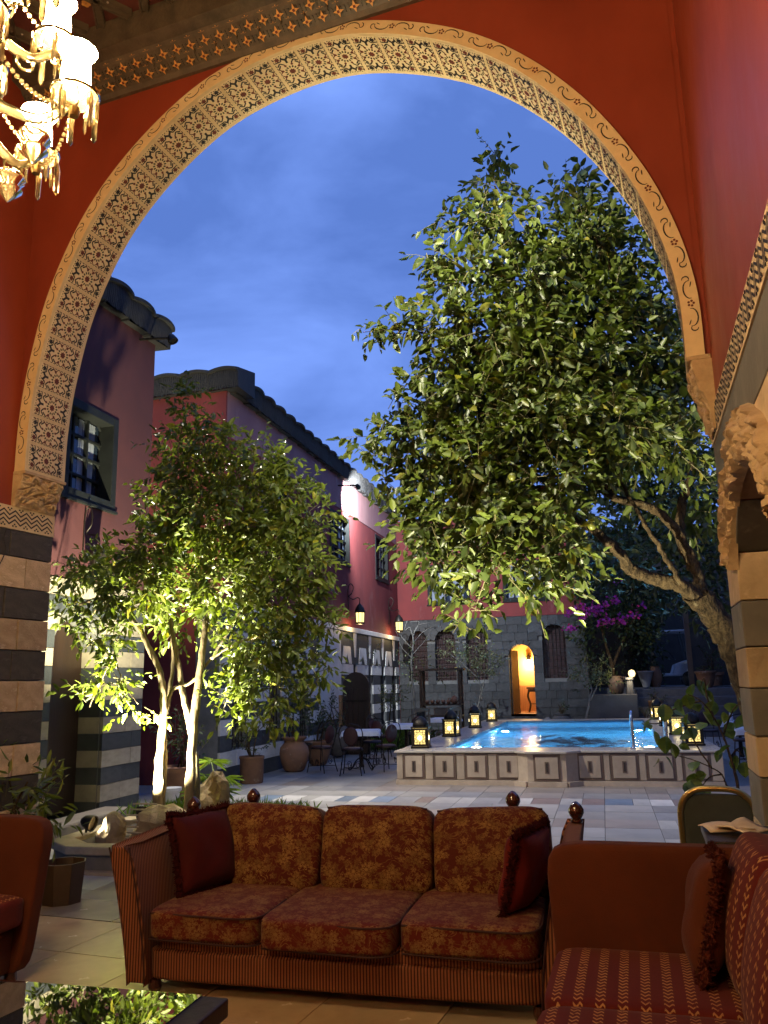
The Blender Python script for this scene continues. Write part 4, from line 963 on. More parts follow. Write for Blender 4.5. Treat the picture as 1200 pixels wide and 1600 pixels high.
# papyrus clump
pa = thing('papyrus_plant', 'bright green papyrus plant glowing beside the lemon tree trunks', 'plant', (-4.35, 9.35, .185), world=True)
heads = [(330, 1190, 9.2), (345, 1235, 9.2), (313, 1238, 9.1), (352, 1215, 9.3), (322, 1215, 9.2)]
mb = MB(); P, D = [], []
for hx, hy, hY in heads:
    h = onY(hx, hy, hY); b_ = Vector((-4.38+random.uniform(-.08, .08), 9.3+random.uniform(-.08, .08), .185)); mb.tube([b_, b_.lerp(h, .6)+Vector((0, 0, .04)), h], .008, 5)
    for k in range(26): a = 2*pi*k/26; P.append(h); D.append((cos(a), sin(a), random.uniform(-.35, .5)))
mb.build('stems', LEAF_P, pa); P = np.array(P, float); D = nrmz(np.array(D, float)); leaf_mesh('blades', P, D, nrmz(np.cross(D, np.cross([0, 0, 1.], D))), np.full(len(P), .24), np.full(len(P), .017), LEAF_P, pa, curl=.3)
# ---- orange tree (right)
ot = thing('orange_tree', 'large spreading orange tree with leaning trunk beside the pool', 'tree', (1.95, 8.6, 0), world=True)
for k, (pp, r0, r1) in enumerate([
    ([(1222, 1190, 8.6), (1195, 1140, 8.55), (1165, 1065, 8.5), (1140, 1000, 8.45), (1112, 955, 8.4), (1085, 928, 8.3)], .150, .115),
    ([(1100, 945, 8.35), (1060, 915, 8.25), (1020, 903, 8.2), (985, 890, 8.1), (972, 868, 8.0), (930, 830, 7.9), (880, 800, 7.8)], .088, .035),
    ([(1105, 950, 8.38), (1095, 915, 8.4), (1078, 870, 8.4), (1050, 820, 8.3), (1010, 790, 8.2), (960, 778, 8.1), (900, 740, 8.0), (830, 700, 7.9), (760, 640, 7.9)], .068, .022),
    ([(1085, 890, 8.42), (1062, 830, 8.5), (1068, 780, 8.5), (1080, 730, 8.5), (1060, 640, 8.4), (1010, 540, 8.3), (960, 430, 8.2), (900, 320, 8.2)], .06, .02),
    ([(1070, 918, 8.2), (1045, 880, 8.1), (1015, 830, 8.0), (990, 790, 8.0), (960, 730, 7.9)], .032, .015),
    ([(960, 778, 8.1), (880, 640, 8.0), (830, 520, 7.9), (790, 400, 7.9), (775, 290, 7.9)], .035, .010),
    ([(830, 700, 7.9), (740, 680, 7.9), (660, 670, 7.9), (600, 680, 7.9)], .025, .008),
    ([(880, 640, 8.0), (760, 560, 7.8), (660, 520, 7.8), (590, 515, 7.8)], .022, .006),
    ([(880, 800, 7.8), (800, 810, 7.7), (720, 850, 7.6)], .028, .010), ([(900, 740, 8), (820, 780, 7.4), (760, 860, 7.2)], .022, .008)]):
    mb = MB(); limb(mb, [P_(*q) for q in pp], r0*.92, r1, 14, .014, 40+k); mb.build('trunk' if k == 0 else 'branch', BARK2, ot, smooth=True)
RC = [cl(775, 245, 7.9, 18, 26, 1.3), cl(770, 290, 7.9, 38, 34), cl(745, 340, 7.8, 55, 40), cl(800, 350, 7.9, 60, 45), cl(690, 345, 7.8, 16, 26, 1.2), cl(680, 405, 7.8, 28, 34), cl(730, 420, 7.7, 60, 50), cl(820, 440, 7.9, 75, 60), cl(885, 290, 8.2, 38, 32), cl(930, 310, 8.2, 42, 40), cl(905, 370, 8.1, 60, 55), cl(980, 400, 8.3, 50, 55), cl(1030, 470, 8.4, 40, 55), cl(930, 480, 8.1, 75, 60),
      cl(690, 500, 7.7, 65, 45), cl(630, 515, 7.8, 38, 22), cl(575, 518, 7.8, 28, 9, 2.2), cl(760, 520, 7.7, 75, 55), cl(850, 560, 7.7, 85, 60), cl(950, 580, 7.9, 80, 60), cl(1040, 590, 8.2, 52, 65), cl(680, 580, 7.7, 50, 40), cl(640, 625, 7.8, 38, 30), cl(740, 630, 7.6, 80, 50), cl(850, 660, 7.5, 90, 55), cl(960, 670, 7.5, 80, 60), cl(1060, 680, 7.7, 52, 55), cl(600, 680, 7.9, 52, 26), cl(570, 700, 7.9, 26, 14, 1.2), cl(660, 700, 7.7, 70, 45),
      cl(750, 730, 7.4, 85, 55), cl(860, 760, 7.3, 75, 50), cl(640, 765, 7.8, 48, 40), cl(600, 740, 7.9, 30, 24), cl(680, 820, 7.6, 65, 45), cl(770, 820, 7.2, 75, 55), cl(860, 840, 7.2, 60, 50), cl(700, 885, 7.6, 60, 36), cl(790, 895, 7.1, 60, 45), cl(745, 940, 7.3, 36, 28), cl(845, 915, 7.2, 50, 36), cl(735, 975, 7.4, 22, 18), cl(900, 880, 7.6, 40, 40, .7), cl(640, 850, 7.9, 26, 30), cl(920, 730, 8.3, 50, 40, .7), cl(1090, 780, 8.8, 50, 60, .5), cl(1000, 620, 8.8, 80, 80, .5), cl(830, 600, 8.6, 120, 100, .45), cl(750, 660, 8.5, 110, 130, .40), cl(710, 800, 8.3, 85, 75, .5), cl(900, 480, 8.6, 110, 130, .40), cl(820, 800, 8.2, 90, 80, .5), cl(960, 700, 8.7, 90, 80, .4)]
_, nl = leafy('crown', ot, RC, 560, .142, .078, LEAF_B, 21, gap=.060, tl=(.22, .50), up=.12, droop=.5, shell=.45)
print('ORANGE LEAVES', nl)
OR = pm('green_orange_fruit', (.14, .15, .02), (.10, .11, .015), 9, .45, .15, 60)
fr = MB(); fr.lathe([(0, -.036), (.02, -.031), (.034, -.014), (.036, 0), (.034, .014), (.02, .031), (0, .036)], n=10); fr = fr.mesh('orange_fruit', OR, True)
for (x, y, Y) in ((925, 705, 7.2), (965, 640, 7.2), (1035, 625, 7.4), (905, 640, 7.2), (800, 745, 7.0), (640, 735, 7.5), (925, 822, 7.1), (750, 800, 7.0), (870, 620, 7.2), (700, 840, 7.3)): ms(fr, 'orange_fruit', ot, onY(x, y, Y))
LEAF_S = leafmat('grey_green_leaf', (.15, .18, .09), (.08, .10, .05), .3)
# ---- dark background trees and climbers on the right
def mass(name, label, cat, base, cls, per, Ls, Ws, mat, seed, stems=(), **k):
    t = thing(name, label, cat, base, world=True)
    for i, (pp, r0, r1) in enumerate(stems): mb = MB(); limb(mb, pp, r0, r1, 6, .01, seed+i); mb.build('trunk' if i == 0 else 'branch', k.get('bark', BARK2), t, smooth=True)
    leafy('crown', t, cls, per, Ls, Ws, mat, seed, **{a: b for a, b in k.items() if a != 'bark'}); return t
mass('shade_tree', 'dark broad shade tree standing behind the orange tree', 'tree', (3.6, 13.5, 0), [cl(1060, 830, 13.5, 60, 60), cl(1120, 760, 13.5, 70, 80), cl(1000, 860, 14, 60, 45), cl(1110, 900, 13, 40, 50), cl(1060, 930, 14, 60, 26), cl(950, 900, 14.5, 50, 30), cl(1120, 640, 14, 70, 80), cl(1010, 740, 14.5, 80, 70), cl(1060, 540, 14.5, 60, 80), cl(1100, 840, 12.5, 60, 60), cl(1130, 940, 12.5, 40, 50), cl(1040, 880, 13, 60, 40), cl(990, 820, 14, 60, 50), cl(1085, 960, 13.5, 40, 24), cl(940, 860, 15, 60, 40)], 120, .15, .085, LEAF_D, 31, [([(3.6, 13.5, 0), (3.5, 13.5, 1.6), (3.0, 13.6, 3.0)], .14, .08), ([(3.0, 13.6, 3.0), (2.4, 13.8, 4.0), (1.7, 14, 4.6)], .07, .02)], gap=.07, tl=(.3, .6), twig_mat=None)
bo = mass('bougainvillea', 'bougainvillea climber with magenta blossom over the planter wall', 'climber', (.35, 26.4, 1.12), [cl(940, 945, 26.2, 42, 30), cl(915, 985, 26.3, 26, 24), cl(985, 970, 26.4, 45, 30), cl(960, 905, 26.4, 60, 30), cl(1010, 930, 27, 50, 40), cl(930, 1020, 26.5, 22, 26), cl(1000, 1000, 27, 30, 22)], 75, .16, .10, LEAF_D, 35, [([(.35, 26.4, 1.1), (.30, 26.3, 2.0), (.1, 26.2, 3.0), (.0, 26.2, 3.8)], .07, .03), ([(.30, 26.3, 2.0), (.7, 26.4, 2.8), (1.1, 26.5, 3.6)], .05, .02)], gap=.09, tl=(.3, .7), twig_mat=None)
r = np.random.default_rng(4); FP = []
for (x, y, s_, n) in ((893, 955, 6, 26), (925, 953, 9, 50), (908, 965, 5, 14), (944, 972, 6, 34), (972, 970, 5, 26), (962, 938, 6, 22), (942, 945, 5, 20), (892, 982, 5, 26), (965, 906, 4, 14), (990, 960, 6, 20), (1000, 945, 4, 10), (910, 950, 5, 20)):
    for _ in range(n): FP.append(tuple(onY(x+r.normal()*s_, y+r.normal()*s_*.6, 25.7+r.normal()*.1)))
FP = np.array(FP); d = nrmz(r.normal(size=FP.shape)); leaf_mesh('blossom', FP, d, nrmz(r.normal(size=FP.shape)), np.full(len(FP), .11), np.full(len(FP), .09), FLOWER, bo)
mass('ivy_hedge', 'dark ivy hanging beside the passage opening', 'climber', (1.2, 28.8, 1.36), [cl(1012, 1030, 28.7, 26, 40), cl(1005, 980, 28.6, 30, 30), cl(1020, 1060, 28.6, 14, 14), cl(1000, 940, 28.6, 50, 30)], 80, .14, .10, LEAF_D, 36, gap=.08, tl=(.2, .5), up=-.2, twig_mat=None)
mass('creeper', 'thin creeper on the dark wall beside the timber post', 'climber', (3.3, 28.7, 1.36), [cl(1115, 1020, 28.5, 20, 40, .35), cl(1100, 985, 28.6, 26, 20, .6)], 50, .13, .09, LEAF_D, 37, gap=.09, tl=(.2, .5), twig_mat=None)
# small trees in front of the far house
WB = pm('white_bark', (.22, .21, .19), (.13, .125, .11), 7, .8, .4, 20)
mass('bare_sapling', 'thin white barked sapling with sparse leaves before the dark house wall', 'tree', tuple(onZ(648, 1135, 0).lerp(Vector((0, 0, 0)), 0)) if 0 else (-5.05, 23.0, 0), [cl(640, 1060, 23, 26, 14, .6), cl(655, 1020, 23, 26, 20, .35), cl(690, 1055, 23, 26, 12, .5), cl(625, 1030, 23, 14, 14, .4)], 150, .10, .05, LEAF_S, 41,
     [([(-5.05, 23, 0), P_(648, 1100, 23), P_(643, 1040, 23), P_(646, 1000, 23), P_(640, 980, 23)], .045, .016)] + [([P_(645, 1030-8*i, 23), P_(645+sx*18, 1010-8*i, 23+.1*i), P_(645+sx*26+4*i, 985-3*i, 23)], .012, .004) for i, sx in enumerate((-1, 1, -1, 1, .4))] + [([P_(640, 980, 23), P_(632, 985, 23), P_(636, 970, 23)], .02, .008), ([P_(646, 990, 23), P_(655, 972, 23), P_(640, 972, 23)], .015, .006)], gap=.06, tl=(.2, .45), bark=WB)
mass('olive_sapling', 'small spreading olive tree in front of the barred red windows', 'tree', (-3.9, 24.8, 0), [cl(735, 1028, 24.5, 40, 16, .8), cl(765, 1035, 24.4, 30, 16), cl(705, 1018, 24.5, 26, 12, .8), cl(750, 1050, 24.5, 26, 14, .6), cl(760, 1012, 24.5, 20, 12, .6)], 220, .09, .04, LEAF_S, 43, [([(-3.9, 24.8, 0), P_(750, 1090, 24.7), P_(748, 1060, 24.6), P_(735, 1035, 24.5)], .035, .015), ([P_(752, 1095, 24.7), P_(757, 1060, 24.6), P_(768, 1035, 24.5)], .03, .012), ([P_(748, 1060, 24.6), P_(720, 1035, 24.5), P_(700, 1020, 24.5)], .02, .008)], gap=.05, tl=(.2, .4), bark=WB)
mass('grey_shrub_tree', 'grey leaved small tree on slender pale stems by the planter wall', 'tree', (-.62, 25.0, .2), [cl(915, 1055, 25, 28, 14), cl(935, 1062, 24.9, 20, 12), cl(895, 1050, 25, 16, 10), cl(940, 1040, 25, 16, 12), cl(950, 1065, 25.2, 18, 10)], 260, .10, .045, LEAF_S, 44, [([(-.62, 25.0, .2), P_(922, 1090, 25), P_(925, 1075, 25), P_(915, 1058, 25)], .035, .012), ([P_(923, 1095, 25), P_(930, 1078, 25), P_(940, 1050, 25)], .03, .01)], gap=.05, tl=(.15, .4), bark=WB)
mass('round_shrub', 'round leafy green shrub growing beside the barred windows', 'shrub', (-5.75, 22.3, 0), [cl(612, 1085, 22.3, 22, 20), cl(606, 1100, 22.2, 16, 14)], 320, .09, .045, LEAF_S, 45, [([(-5.75, 22.3, 0), P_(610, 1110, 22.3), P_(611, 1085, 22.3)], .03, .012)], gap=.05, tl=(.15, .35))
mass('thin_shrub', 'thin leafy shrub against the black and white wall', 'shrub', (-5.9, 20.5, 0), [cl(575, 1035, 20.5, 20, 14, .5), cl(585, 1010, 20.5, 14, 12, .3)], 200, .08, .035, LEAF_S, 46, [([(-5.9, 20.5, 0), P_(575, 1080, 20.5), P_(578, 1030, 20.5)], .025, .01)], gap=.05, tl=(.15, .35), bark=WB)
gb = grass(None, [(-5.6, 21.6, .0, .7, 1.0), (-5.3, 22.6, 0, .6, .7)], 1100, .45, 13, name='bed_grass', w=.016); tag(gb, 'tall green grass bed at the foot of the black and white wall', 'grass', kind='stuff')
# ================================================================== hall furniture
def fabric_base(N, col, rough=.85, bumpv=None, sheen=.3, bs=.4, bd=.004):
    ins = dict(Base_Color=col, Roughness=rough, Sheen_Weight=sheen*.2, Specular_IOR_Level=.2)
    if bumpv is not None: ins['Normal'] = N.bump(bumpv, bs, bd)
    N.bsdf(**ins); return N.m
def stripes(name, axis='x', per=.0155):
    N = NT(name); s = N.sep(N.coord()); a = N.math('ADD', s[0], s[1]) if axis == 'xy' else s[{'x': 0, 'y': 1, 'z': 2}[axis]]
    w_ = N.math('MULTIPLY_ADD', N.math('SINE', N.math('MULTIPLY', a, 2*pi/per)), .5, .5)
    f = N.ramp(w_, [(.30, 0), (.55, 1)]); nz = N.noise(N.coord(), 160, 3); nb = N.noise(N.coord(), 3, 3)
    col = N.mix(f, (.055, .016, .010), N.mix(nb, (.31, .115, .047), (.25, .088, .036))); col = N.mix(.5, col, N.mix(nz, (.6,)*3, (1.3,)*3), 'MULTIPLY')
    return fabric_base(N, col, .8, w_, .25, .5, .003)
def paisley(name, ca=(.085, .013, .007), cb=(.29, .165, .045), cc=(.17, .09, .024), sc=1, vert=True):
    """gold flowers with scalloped petals, curling vines and seed dots on deep red"""
    N = NT(name); s = N.sep(N.coord()); base = N.comb(s[0], N.math('ADD', s[1], s[2]), 0.0)
    wv = N.n('TexNoise', {'Scale': 7.0, 'Detail': 1}); N.set(wv.inputs['Vector'], base)
    dv = N.n('VectorMath', operation='MULTIPLY_ADD'); N.set(dv.inputs[0], wv.outputs['Color']); dv.inputs[1].default_value = (.055, .055, 0); N.set(dv.inputs[2], base); dv = dv.outputs[0]
    def flowers(scale, petals, inner):
        v = N.n('TexVoronoi', {'Scale': scale, 'Randomness': .85}, feature='F1', voronoi_dimensions='2D'); N.set(v.inputs['Vector'], dv)
        sc_ = N.n('VectorMath', operation='SCALE'); N.set(sc_.inputs[0], dv); sc_.inputs['Scale'].default_value = 1.0
        lo = N.n('VectorMath', operation='SUBTRACT'); N.set(lo.inputs[0], sc_.outputs[0]); N.set(lo.inputs[1], v.outputs['Position']); q = N.sep(lo.outputs[0])
        th = N.math('ARCTAN2', q[0], q[1]); r = N.math('MULTIPLY', N.math('SQRT', N.math('ADD', N.math('MULTIPLY', q[0], q[0]), N.math('MULTIPLY', q[1], q[1]))), scale)
        pet = N.math('MULTIPLY_ADD', N.math('COSINE', N.math('MULTIPLY', th, petals)), .22, .78); rr = N.math('DIVIDE', r, pet)
        return N.ramp(rr, [(0, 1), (inner*.35, 1), (inner*.40, 0), (inner*.60, 0), (inner*.66, 1), (inner*.98, .85), (inner*1.04, 0), (inner*1.16, 0), (inner*1.20, 1), (inner*1.30, .9), (inner*1.36, 0)])
    f1 = flowers(7.5*sc, 9, .30); f2 = flowers(19*sc, 5, .30)
    vn = N.noise(dv, 9*sc, 2, .5, 1.2); vine = N.ramp(N.math('ABSOLUTE', N.math('SINE', N.math('MULTIPLY', vn, 26))), [(.10, 1), (.26, 0)])
    f = N.math('MAXIMUM', f1, N.math('MULTIPLY', f2, .8)); f = N.math('MAXIMUM', f, N.math('MULTIPLY', vine, .75))
    col = N.mix(f, ca, N.mix(N.ramp(N.noise(dv, 11, 2), [(.4, 0), (.6, 1)]), cb, cc)); col = N.mix(.5, col, N.mix(N.noise(N.coord(), 170, 3), (.55,)*3, (1.35,)*3), 'MULTIPLY')
    return fabric_base(N, col, .8, f, .3, .3, .002)
def ikat(name, u, v):
    """tan flame dashes in columns on deep red; u, v name the axes across and along the columns"""
    N = NT(name); s = N.sep(N.coord()); ax = {'x': 0, 'y': 1, 'z': 2}; U, V = s[ax[u]], s[ax[v]]
    zz = N.math('MULTIPLY', N.math('PINGPONG', N.math('MULTIPLY', U, 1), .0125), 1.3); vv = N.math('ADD', V, zz)
    dash = N.ramp(N.math('SINE', N.math('MULTIPLY', vv, 2*pi/.030)), [(.42, 0), (.58, 1)])
    colm = N.ramp(N.math('SINE', N.math('MULTIPLY', U, 2*pi/.074)), [(.12, 0), (.26, 1)])
    brk = N.ramp(N.noise(N.coord((1, 1, 1)), 60, 2), [(.30, 0), (.42, 1)]); f = N.math('MULTIPLY', N.math('MULTIPLY', dash, colm), brk)
    big = N.ramp(N.noise(N.coord(), 2.2, 1), [(.35, .75), (.6, 1)])
    col = N.mix(N.math('MULTIPLY', f, big), N.mix(N.noise(N.coord(), 90, 3), (.075, .006, .004), (.125, .012, .006)), (.44, .22, .07))
    return fabric_base(N, col, .85, f, .3, .3, .003)
STRIPE_X, STRIPE_Y = stripes('striped_upholstery', 'x'), stripes('striped_upholstery_side', 'xy')
PAIS = paisley('paisley_fabric', sc=1.0); PAIS_SEAT = paisley('paisley_seat_fabric', (.11, .013, .007), (.26, .145, .045), (.17, .08, .025), 1.15)
IKAT_S, IKAT_B = ikat('ikat_seat_fabric', 'x', 'y'), ikat('ikat_back_fabric', 'y', 'z')
RUST = pm('rust_chenille', (.105, .024, .007), (.078, .017, .005), 3, .85, .3, 220, spec=.2, sheen=.05)
VELVET = pm('maroon_velvet', (.070, .005, .004), (.045, .004, .003), 5, .75, .15, 120, spec=.15, sheen=.05)
FRINGE = pm('maroon_fringe', (.075, .010, .008), (.035, .005, .005), 60, .9, 1, 140, spec=.1, bdist=.02)
RFRINGE = pm('rust_fringe', (.15, .035, .018), (.07, .014, .009), 60, .9, 1, 140, spec=.1, bdist=.02)
MAHOG = pm('polished_mahogany', (.060, .016, .009), (.035, .010, .006), 4, .22, coat=.8)
PIPE = pm('dark_piping', (.04, .008, .006), None, 20, .8)
fin = MB(); fin.lathe([(.030, 0), (.034, .010), (.024, .020), (.036, .035), (.043, .052), (.041, .070), (.030, .090), (.012, .108), (0, .112)], n=14); FIN = fin.mesh('finial', MAHOG, True)
def fluff_edge(mb, pts, r, n=5, seed=0):
    rr = random.Random(seed); P = crom(pts, 10, True); mb.tube([p + Vector((rr.uniform(-.004, .004),)*3) for p in P + [P[0]]], [r*(1+rr.uniform(-.3, .3)) for _ in range(len(P)+1)], 6, False)
    for p in P:
        for _ in range(n): d = Vector((rr.gauss(0, 1), rr.gauss(0, 1), rr.gauss(0, 1))).normalized(); mb.tube([p, p+d*r*1.9], [.004, .002], 3, False)
def pillow(name, label, loc, rot, size, m1, m2, group=None, thick=.16, seed=0):
    t = thing(name, label, 'pillow', loc); t.rotation_euler = rot
    mb = MB(); n = 14; a = size/2; idx = {}
    for s_ in (1, -1):
        for i in range(n+1):
            for j in range(n+1):
                x, z = -1+2*i/n, -1+2*j/n; k = 1-.10*(1-x*x)*0; px, pz = x*a*(1-.06*(1-z*z)), z*a*(1-.06*(1-x*x)); h = thick/2*((1-x**4)*(1-z**4))**.55
                if h < 1e-6 and (i, j, -s_) in idx: idx[(i, j, s_)] = idx[(i, j, -s_)]; continue
                idx[(i, j, s_)] = mb.av([(px, s_*h+.008*sin(5*x+seed)*sin(4*z+seed), pz+a)])
        for i in range(n):
            for j in range(n): f = [idx[(i, j, s_)], idx[(i+1, j, s_)], idx[(i+1, j+1, s_)], idx[(i, j+1, s_)]]; mb.face(f if s_ < 0 else f[::-1])
    mb.build('pillow_cover', m1, t, smooth=True)
    mb = MB(); E = []
    for q in range(4):
        for k in range(6):
            u = -1+2*k/6; x, z = [(u, -1), (1, u), (-u, 1), (-1, -u)][q]; E.append((x*a*(1-.06*(1-z*z)), 0, z*a*(1-.06*(1-x*x))+a))
    fluff_edge(mb, E, .017, 5, seed); f = mb.build('fringe', m2, t); f['kind'] = 'stuff'
    return t
# ---- main sofa, back to the court
SX, SY0, SY1 = 1.02, 4.10, 4.93          # half width of base, front, back
sf = thing('paisley_sofa', 'three seat sofa with gold paisley cushions and striped rust upholstery, facing the hall', 'sofa', (-1.35, 4.10, FZ))
dY = SY1-SY0
bs = MB(); cushion(bs, (0, .42, .135), (2*SX-.02, .82, .15), .02, 16, 12); bs.build('base_rail', STRIPE_X, sf, smooth=True)
bs = MB(); cushion(bs, (0, .43, .235), (2*SX-.05, .80, .075), .04, 12, 12); bs.build('seat_deck', STRIPE_X, sf, smooth=True)
for i, (xa, xb) in enumerate(((-.995, -.372), (-.366, .318), (.324, .985))):
    zc = .31 - (.022 if i == 1 else 0)*0
    c_ = MB(); cushion(c_, ((xa+xb)/2, .37-.045*(i == 1), .330), (xb-xa, .80+.03*(i == 1), .150), .07, 9, 14); sc_ = c_.build('seat_cushion', PAIS_SEAT, sf, smooth=True)
    y0, y1 = .37-.045*(i == 1)-.395, .37+.38
    for zz in (.262, .385):
        mb = MB(); P = crom([(xa+.02, y0+.02, zz), ((xa+xb)/2, y0-.006, zz), (xb-.02, y0+.02, zz), (xb-.005, (y0+y1)/2, zz)], 6); mb.tube(P, .0055, 5); mb.build('piping', PIPE, sc_)
for i, (xa, xb) in enumerate(((-.90, -.275), (-.27, .375), (.38, 1.02))):
    R_ = Matrix.Rotation(radians(-12), 3, 'X') @ Matrix.Rotation(radians([2, 0, -2][i]), 3, 'Y')
    c_ = MB(); cushion(c_, ((xa+xb)/2, .70, .585), (xb-xa, .20, .47), .28, 7, 14, R_); bc_ = c_.build('back_cushion', PAIS, sf, smooth=True)
    mb = MB(); q = [(xa+.03, .62, .80), ((xa+xb)/2, .655, .815), (xb-.03, .62, .80)]; mb.tube(crom([R_ @ (Vector(p)-Vector(((xa+xb)/2, .70, .585))) + Vector(((xa+xb)/2, .70, .585)) for p in q], 5), .006, 5); mb.build('piping', PIPE, bc_)
bk = MB(); cushion(bk, (0, .80, .42), (2*SX-.06, .12, .66), .05, 10, 10, Matrix.Rotation(radians(-7), 3, 'X')); bk.build('backrest', STRIPE_X, sf, smooth=True)
for s in (-1, 1):
    # flared arm: tapering slab that leans outwards towards the top
    mb = MB(); ny, nz = 6, 12; G = {}
    for side in (0, 1):
        for j in range(nz+1):
            t = j/nz; z = .055+.645*t + (.0 if t < 1 else 0); lean = .105*t**1.5; th_ = .080+.02*t
            for i in range(ny+1):
                u = i/ny; y = -.02-.015*t+(.86+.03*t)*u; zz = z + (.035*u*t**2)
                x = SX - .02 + lean + (th_ if side else 0) - (.0 if side else .015)
                if j == nz: x += (-.02 if side else .02)
                if j == nz-1: x += (-.004 if side else .004)
                G[(side, j, i)] = mb.av([(s*x, y, zz)])
    for j in range(nz):
        for i in range(ny):
            for side in (0, 1): f = [G[(side, j, i)], G[(side, j, i+1)], G[(side, j+1, i+1)], G[(side, j+1, i)]]; mb.face(f if (side == 1) == (s > 0) else f[::-1])
        for i in (0, ny): f = [G[(0, j, i)], G[(1, j, i)], G[(1, j+1, i)], G[(0, j+1, i)]]; mb.face(f)
    for i in range(ny): mb.face([G[(0, nz, i)], G[(1, nz, i)], G[(1, nz, i+1)], G[(0, nz, i+1)]]); mb.face([G[(0, 0, i)], G[(0, 0, i+1)], G[(1, 0, i+1)], G[(1, 0, i)]])
    ar = mb.build('armrest', [STRIPE_Y], sf, smooth=True, bevel=.012, seg=3)
    mb = MB()
    for side in (0, 1):
        P = [mb_ for mb_ in (Vector((s*(SX-.02+.105*(j/12)**1.5+((.080+.02*j/12) if side else -.015)), -.022-.015*j/12, .055+.645*j/12)) for j in range(13))]; mb.tube(P, .005, 5)
    mb.build('arm_piping', PIPE, ar)
    ms(FIN, 'finial', sf, (s*(SX+.135), .80, .735), world=False, scale=(1, 1, 1))
    ms(FIN, 'finial', sf, (s*.80+(.0), .90, .775), world=False)
    MB().lathe([(.030, .775-.02), (.030, .50)][::-1], (s*.80, .90, 0), 10).build('back_post', MAHOG, sf)
    for y in (.06, .78): MB().lathe([(.028, 0), (.036, .02), (.030, .06)], (s*(SX-.05), y, 0), 12).build('foot', MAHOG, sf)
pillow('throw_pillow', 'maroon velvet pillow with fringe leaning on the paisley sofa arm beside the planter', (-2.20, 4.53, FZ+.40), (radians(-16), 0, radians(68)), .43, VELVET, FRINGE, seed=1)
pillow('throw_pillow', 'red pillow with dark fringe leaning on the paisley sofa arm beside the rust sofa', (-.49, 4.43, FZ+.40), (radians(14), 0, radians(74)), .40, pm('deep_red_velvet', (.15, .012, .008), (.10, .008, .006), 5, .75, .15, 120, spec=.15, sheen=.05), FRINGE, seed=2)
# ---- side sofas with rust arms and ikat seats (face -X in their own frame)
def side_sofa(label, loc, rz, L):
    t = thing('rust_sofa', label, 'sofa', loc, rz, 'rust coloured side sofas')
    D = .98; h = L/2
    mb = MB(); cushion(mb, (.46, 0, .17), (.86, L-.10, .24), .02, 14, 10); mb.build('base', RUST, t, smooth=True)
    for i in range(3):
        y0 = -h+.10+(L-.20)*i/3; y1 = y0+(L-.20)/3-.006
        mb = MB(); cushion(mb, (.34, (y0+y1)/2, .365), (.74, y1-y0, .155), .06, 9, 12); mb.build('seat_cushion', IKAT_S, t, smooth=True)
        mb = MB(); cushion(mb, (.765, (y0+y1)/2, .66), (.24, y1-y0, .50), .35, 6, 12, Matrix.Rotation(radians(13), 3, 'Y')); mb.build('back_cushion', IKAT_B, t, smooth=True)
    mb = MB(); cushion(mb, (.90, 0, .46), (.13, L-.06, .76), .03, 12, 10, Matrix.Rotation(radians(6), 3, 'Y')); mb.build('backrest', RUST, t, smooth=True)
    for s in (-1, 1):
        Sh = Matrix.Identity(4); Sh[1][2] = s*.10; Sh[0][2] = -.07
        mb = MB(Matrix.Translation((.455, s*(h-.06), .43)) @ Sh); cushion(mb, (0, 0, 0), (.99, .115, .79), .06, 9, 14); mb.build('armrest', RUST, t, smooth=True)
        ms(FIN, 'finial', t, (.885, s*(h+.005), .855), world=False)
        for x in (.06, .86): MB().lathe([(.026, 0), (.034, .02), (.03, .06)], (x, s*(h-.12), 0), 10).build('foot', MAHOG, t)
    return t
side_sofa('rust red sofa with tan ikat patterned seat along the arched side wall', (-.265, 2.80, FZ), radians(-2), 2.12)
side_sofa('rust red sofa with its flared arm beside the coffee table and waste bin', (-3.16, 3.10, FZ), pi+radians(-5), 2.24)
pillow('throw_pillow', 'rust pillow with shaggy maroon fringe in the corner of the ikat sofa', (.27, 3.50, FZ+.44), (radians(13), radians(6), radians(88)), .42, RUST, RFRINGE, seed=3)
# ---- coffee table
N = NT('black_glass'); N.bsdf(Base_Color=(.004, .004, .004), Roughness=.015, Specular_IOR_Level=1.0, IOR=1.9, Coat_Weight=1.0, Coat_Roughness=.01); BLACKG = N.m
ctb = thing('coffee_table', 'low dark coffee table with mirror black glass top', 'table', (-2.25, 2.45, FZ))
MB().box((0, 0, .365), (1.70, 1.20, .065)).build('table_frame', DARKWOOD, ctb, bevel=.008); MB().box((-.04, 0, .4015), (1.58, 1.17, .006)).build('glass_top', BLACKG, ctb)
MB().box((0, 0, .30), (1.58, 1.08, .06)).build('apron', DARKWOOD, ctb)
for sx in (-1, 1):
    for sy in (-1, 1): MB().box((sx*.74, sy*.50, .135), (.09, .09, .27)).build('leg', DARKWOOD, ctb, bevel=.006)
# ---- waste bin
wb = thing('waste_bin', 'brown slatted wooden waste bin with dark red lining beside the rust sofa', 'bin', (-3.93, 5.66, 0), radians(10))
nb = 8
for k in range(nb):
    a0, a1 = 2*pi*k/nb, 2*pi*(k+1)/nb; r0, r1 = .13, .165; mb = MB(); g = .06
    P = [(r*cos(a), r*sin(a), z) for r, z in ((r0, .0), (r1, .40)) for a in (a0+g*.2, a1-g*.2)]; Q = [(x*.93, y*.93, z) for x, y, z in P]
    mb.poly([P[0], P[1], P[3], P[2]]); mb.poly([Q[1], Q[0], Q[2], Q[3]]); mb.poly([P[2], P[3], Q[3], Q[2]]); mb.build('slat', pm('bin_wood', (.07, .04, .02), (.045, .025, .012), 5, .5, vary=.15), wb)
MB().lathe([(.0, .03), (.115, .03), (.145, .33)], n=8).build('lining', pm('bin_lining', (.13, .01, .01), None, 6, .6), wb)
